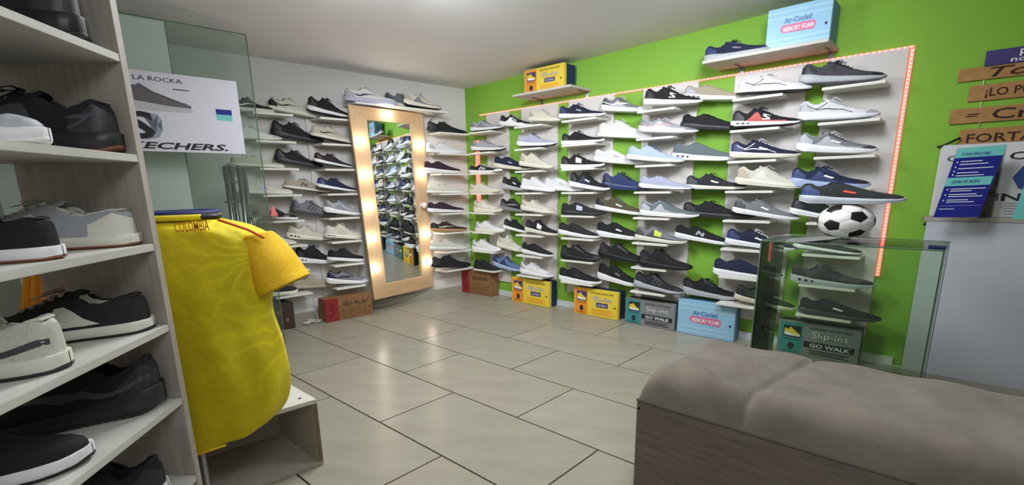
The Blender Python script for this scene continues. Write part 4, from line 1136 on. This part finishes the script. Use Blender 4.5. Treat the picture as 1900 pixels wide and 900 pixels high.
# ------------------------------------------------------------------ shirt on a form and the open wooden box
M_jer = mat('yellow_jersey', (232, 212, 18), .75, 'ray', rgb2=(208, 190, 12)); M_jer2 = mat('golden_jersey', (238, 190, 14), .75, 'fabric', rgb2=(226, 178, 12), scale=1.5)
YS = 0.97
def sp(x, y, dy=0.0): return on_y(x, y, YS + dy)
prof = [ # left y, right y, left x, right x in the photo
 (402, 404, 262, 396), (404, 412, 245, 425), (408, 421, 228, 456), (415, 432, 214, 484), (432, 446, 206, 500), (462, 470, 204, 507), (500, 500, 208, 507), (540, 540, 214, 501), (578, 572, 226, 493), (610, 600, 234, 500), (650, 635, 240, 517), (700, 672, 244, 527), (745, 705, 248, 531), (785, 735, 250, 529), (812, 756, 252, 522), (828, 770, 254, 512), (838, 776, 262, 506)]
bm = bmesh.new(); rows = []; NS = 44
for k, (yl, yr, xl, xr) in enumerate(prof):
    a_ = sp(xl, yl); b_ = sp(xr, yr); y = yl; c_ = (a_ + b_) / 2; hw = abs(b_.x - a_.x) / 2; dep = .095 * min(1, .35 + .3 * k)
    r = []
    for i in range(NS):
        th = 2 * math.pi * i / NS
        fold = .005 * math.sin(th * 7 + k * .35) * min(1, k / 5) + .004 * math.sin(th * 11 - k * .6)
        x = math.cos(th); yy = math.sin(th)
        sgn = lambda t, e: math.copysign(abs(t) ** e, t)
        zoff = -.022 * (1 + math.cos(th)) * 0 
        r.append(bm.verts.new(V((c_.x + sgn(x, .85) * (hw + fold), c_.y + sgn(yy, .8) * (dep + fold), c_.z + (b_.z - a_.z) / 2 * x))))
    rows.append(r)
grid_mesh(bm, rows, True)
shirt = thing('football_shirt', 'bright yellow football shirt shown from behind on a form', 'shirt', V((sp(360, 700).x, YS, .31)))
o = link('shirt_body', mesh_from(bm, 'shirt_body', True), M_jer); rel(o, shirt)
sub = o.modifiers.new('sub', 'SUBSURF'); sub.levels = 1; sub.render_levels = 1
sol = o.modifiers.new('sol', 'SOLIDIFY'); sol.thickness = .003
def sleeve(pts, m, nm='sleeve'):
    bm = bmesh.new(); rows = []
    for (c, w, t) in pts: # centre, half vector, thickness
        c = V(c); w = V(w)
        rows.append([bm.verts.new(c + w * math.cos(2 * math.pi * i / 20) + V((0, t, 0)) * math.sin(2 * math.pi * i / 20)) for i in range(20)])
    grid_mesh(bm, rows, True)
    q = link(nm, mesh_from(bm, nm, True), m); rel(q, shirt)
    s_ = q.modifiers.new('sol', 'SOLIDIFY'); s_.thickness = .003
    s2 = q.modifiers.new('sub', 'SUBSURF'); s2.levels = 1; s2.render_levels = 1
    return q
def seg(p, q, dy=0.0):
    a_ = sp(*p, dy); b_ = sp(*q, dy); return ((a_ + b_) / 2, (b_ - a_) / 2)
def sl(lst): return [(seg(p, q, d)[0], seg(p, q, d)[1], t) for p, q, d, t in lst]
sleeve(sl([((462, 440), (494, 428), .0, .05), ((478, 470), (512, 444), .02, .07), ((488, 510), (536, 472), .02, .08), ((490, 534), (552, 497), .03, .085), ((496, 547), (567, 513), .03, .085)]), M_jer2)
# collar, inner neck and form
def ringtube(y, xl, xr, rr, m, nm, dy=0):
    a_ = sp(xl, y); b_ = sp(xr, y); c_ = (a_ + b_) / 2; hw = (b_ - a_).length / 2
    pts = [c_ + V((hw * math.cos(t * math.pi / 12), .075 * math.sin(t * math.pi / 12) + dy, 0)) for t in range(24)]
    return tube(nm, pts, rr, m, shirt, 8, True)
ringtube(402, 268, 394, .008, M_jer, 'collar')
M_navyc = mat('navy_collar', (22, 34, 96), .6)
ringtube(396, 272, 386, .008, M_navyc, 'inner_collar', .01)
bm = bmesh.new(); bmesh.ops.create_uvsphere(bm, u_segments=24, v_segments=12, radius=1)
cc = sp(332, 402)
for v in bm.verts: v.co = V((v.co.x * .115, v.co.y * .06, v.co.z * .018))
o = link('form_neck', mesh_from(bm, 'form_neck', True), M_black); o.location = cc; rel(o, shirt)
# piping and lettering on the back
tube('shoulder_piping', [sp(405, 408, -.07), sp(430, 416, -.075), sp(462, 427, -.07), sp(490, 442, -.05)], .0035, mat('orange_piping', (226, 96, 30), .7), shirt, 6)
tube('hem_stitch', [sp(*p) + V((0, -.105, 0)) for p in ((300, 822), (360, 812), (420, 797), (470, 780))], .003, M_jer2, shirt, 6)
lo_ = sp(326, 431, -.112); lu = sp(390, 427, -.112) - lo_
text('COLOMBIA', lo_, lu, Z * .026, mat('orange_lettering', (204, 110, 20), .7), shirt, n=V((0, -1, 0)), bold=.015)
# wooden box, open to the room
fr = on_z(601, 861, 0.001); hT = on_y(583, 741, fr.y).z
wb = thing('wooden_box', 'open pale laminate box on the floor under the yellow shirt', 'box', V((fr.x, fr.y, 0)) + WX * .35 - GX * .15)
WL, WDp, tk = .75, .34, .018
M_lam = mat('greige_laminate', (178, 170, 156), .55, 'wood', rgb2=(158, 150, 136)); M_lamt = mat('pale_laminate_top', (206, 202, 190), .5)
f1 = V((fr.x, fr.y, 0.001))
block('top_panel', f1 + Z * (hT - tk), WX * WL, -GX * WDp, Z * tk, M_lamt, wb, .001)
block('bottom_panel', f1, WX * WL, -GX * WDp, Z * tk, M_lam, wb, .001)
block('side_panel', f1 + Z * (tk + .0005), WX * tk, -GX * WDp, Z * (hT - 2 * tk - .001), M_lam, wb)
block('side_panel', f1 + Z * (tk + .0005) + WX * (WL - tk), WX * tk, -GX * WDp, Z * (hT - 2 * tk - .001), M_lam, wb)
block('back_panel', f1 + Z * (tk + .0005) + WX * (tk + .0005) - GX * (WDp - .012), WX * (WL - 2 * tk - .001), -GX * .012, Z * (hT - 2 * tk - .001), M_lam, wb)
block('bare_edge', f1 + Z * (tk) + WX * .001 + GX * .0006, WX * (tk - .002), GX * .0008, Z * (hT - 2 * tk), M_edge, wb)
sheet('screw_hole', f1 + Z * hT, WX * WL, -GX * WDp, circle(.05, .14, .008, .016, 10), M_hole, wb, .001, Z)
# form stand: pole from the box up into the shirt
st_ = V((sp(330, 600).x, YS, 0))
tube('form_pole', [V((st_.x, st_.y, .002)), V((st_.x, st_.y, .98))], .012, M_metal, shirt)

# ------------------------------------------------------------------ shelf unit at the left edge
F = on_y(222, 100, .75); F = V((F.x, .75, 0)); F.x = on_y(285, 452, .75).x
zsh = [on_y(x, y, .75).z for x, y in ((222, 100), (255, 287), (285, 452), (310, 602), (333, 738), (355, 881))]
near = V((.17, -.985, 0)).normalized(); lft = V((-1, 0.0, 0))
UD = .27; UL = .72; pth = .016
un = thing('shelf_unit', 'pale wood-grain shelf unit with trainers at the left edge of the photo', 'shelf unit', F + near * UL / 2 + lft * UD / 2)
block('end_panel', F - near * 0 , -near * pth, lft * UD, Z * 2.0, M_unit, un, .001)
block('end_panel', F + near * UL, near * pth, lft * UD, Z * 2.0, M_unit, un, .001)
zsh.append(zsh[-1] - .19)
for z in zsh + [1.62, 1.8]:
    block('shelf_board', F + Z * (z - .016) + near * .0005, near * (UL - .001), lft * UD, Z * .016, M_unith, un, .001)
# led
o = on_y(108, 701, .72)
bm = bmesh.new(); bmesh.ops.create_uvsphere(bm, u_segments=12, v_segments=8, radius=.008)
q = link('indicator_light', mesh_from(bm, 'indicator_light', True), mat('red_indicator', (255, 70, 60), .4, emit=8)); q.location = V((o.x - .06, o.y, zsh[3] - .026)); tag(q, 'tiny glowing red light under the fourth shelf of the left unit', 'light')
nE = V((near.y, -near.x, 0)); nE = nE if nE.x > 0 else -nE
SD = V((-.93, -.37, 0)).normalized()
def unit_shoe(x, y, k, label, L, W_, Hh, inset=.015, toe_right=False, **kw):
    """shoes stand side by side with one end at the front edge of the shelf"""
    p = on_plane(x, y, F - nE * inset, nE); p.z = zsh[k] + .0006
    c = V((-SD.y, SD.x, 0)) * (W_ * .08); c = c if c.y > 0 else -c
    c += SD * (-.0)
    if toe_right: a = p + SD * L; b = p
    else: a = p; b = p + SD * L
    return make_shoe(label=label, group='shoes on the left shelf unit', M=frame_m(a + c, b + c, W_ * .85, Hh), **kw)
unit_shoe(155, 70, 0, 'black shoe on the top shelf of the left unit', .28, .10, .13, shape='knit', up='blk', sole='blk')
unit_shoe(220, 264, 1, 'black and grey shoe with brown sole on second shelf, left unit', .32, .10, .115, shape='knit', up='blk', sole='cha', outs='gum', logo='logo_side', logoc='dkg', counter='dk')
unit_shoe(82, 258, 1, 'navy shoe with white sole in front on second shelf, left unit', .26, .09, .10, toe_right=True, shape='court', up='navy', sole='wht', lace='off', toe='ltg')
unit_shoe(252, 448, 2, 'pale grey striped shoe with gum sole on third shelf, left unit', .32, .10, .095, shape='court', up='ltg', sole='off', outs='gum', logo='logo_stripes', logoc='wht', counter='off', toe='ltg', lining='off', lace='off')
unit_shoe(108, 476, 2, 'black shoe with gum sole in front on third shelf, left unit', .27, .09, .088, shape='court', up='blk', sole='wht', outs='gum', logo='logo_stripes', logoc='wht', lining='blk')
unit_shoe(280, 614, 3, 'dark grey shoe with cream collar on fourth shelf, left unit', .32, .10, .10, shape='court', up='cha', sole='off', outs='blk', lining='off', lace='bei', logo='logo_wave', logoc='off', toe='off')
unit_shoe(122, 680, 3, 'cream shoe with thin dark line in front on fourth shelf, left unit', .27, .09, .115, shape='court', up='off', sole='off', outs='dk', lining='off', lace='bei', logo='logo_long', logoc='dkg')
unit_shoe(306, 770, 4, 'black chunky trainer on fifth shelf, left unit', .32, .105, .13, shape='runner', up='blk', sole='dk', counter='dk', logo='logo_long', logoc='dkg')
unit_shoe(168, 862, 4, 'black shoe with thick white toe sole in front on fifth shelf, left unit', .27, .09, .11, toe_right=True, shape='court', up='blk', sole='wht', outs='blk')
unit_shoe(303, 893, 5, 'black shoe with white sole on lowest visible shelf, left unit', .28, .10, .115, shape='knit', up='blk', sole='wht')
# coloured things seen through the open back of the unit
def drape(name, label, cat, pts, m, depth=.02):
    c = sum([V(p) for p in pts], V((0, 0, 0))) / len(pts)
    r = plate(name, pts, V((0, 1, 0)), depth, m); return tag(r, label, cat)
M_orc = mat('orange_cloth', (246, 136, 40), .7, 'fabric'); 
cz = [on_y(x, y, 1.15) for x, y in ((48, 470), (92, 470), (98, 575), (36, 575))]
bm = bmesh.new(); rows = []
for j in range(9):
    f = j / 8; L0 = cz[0].lerp(cz[3], f); R0 = cz[1].lerp(cz[2], f)
    rows.append([bm.verts.new(L0.lerp(R0, i / 16) + V((0, .012 * math.sin(i * 1.3), 0))) for i in range(17)])
grid_mesh(bm, rows)
o = link('hanging_cloth', mesh_from(bm, 'hanging_cloth', True), mat('yellow_orange_cloth', (250, 176, 40), .7, 'fabric', rgb2=(244, 120, 40), scale=.05)); tag(o, 'yellow and orange cloth seen through the back of the left shelf unit', 'cloth')
sm_ = o.modifiers.new('sol', 'SOLIDIFY'); sm_.thickness = .004
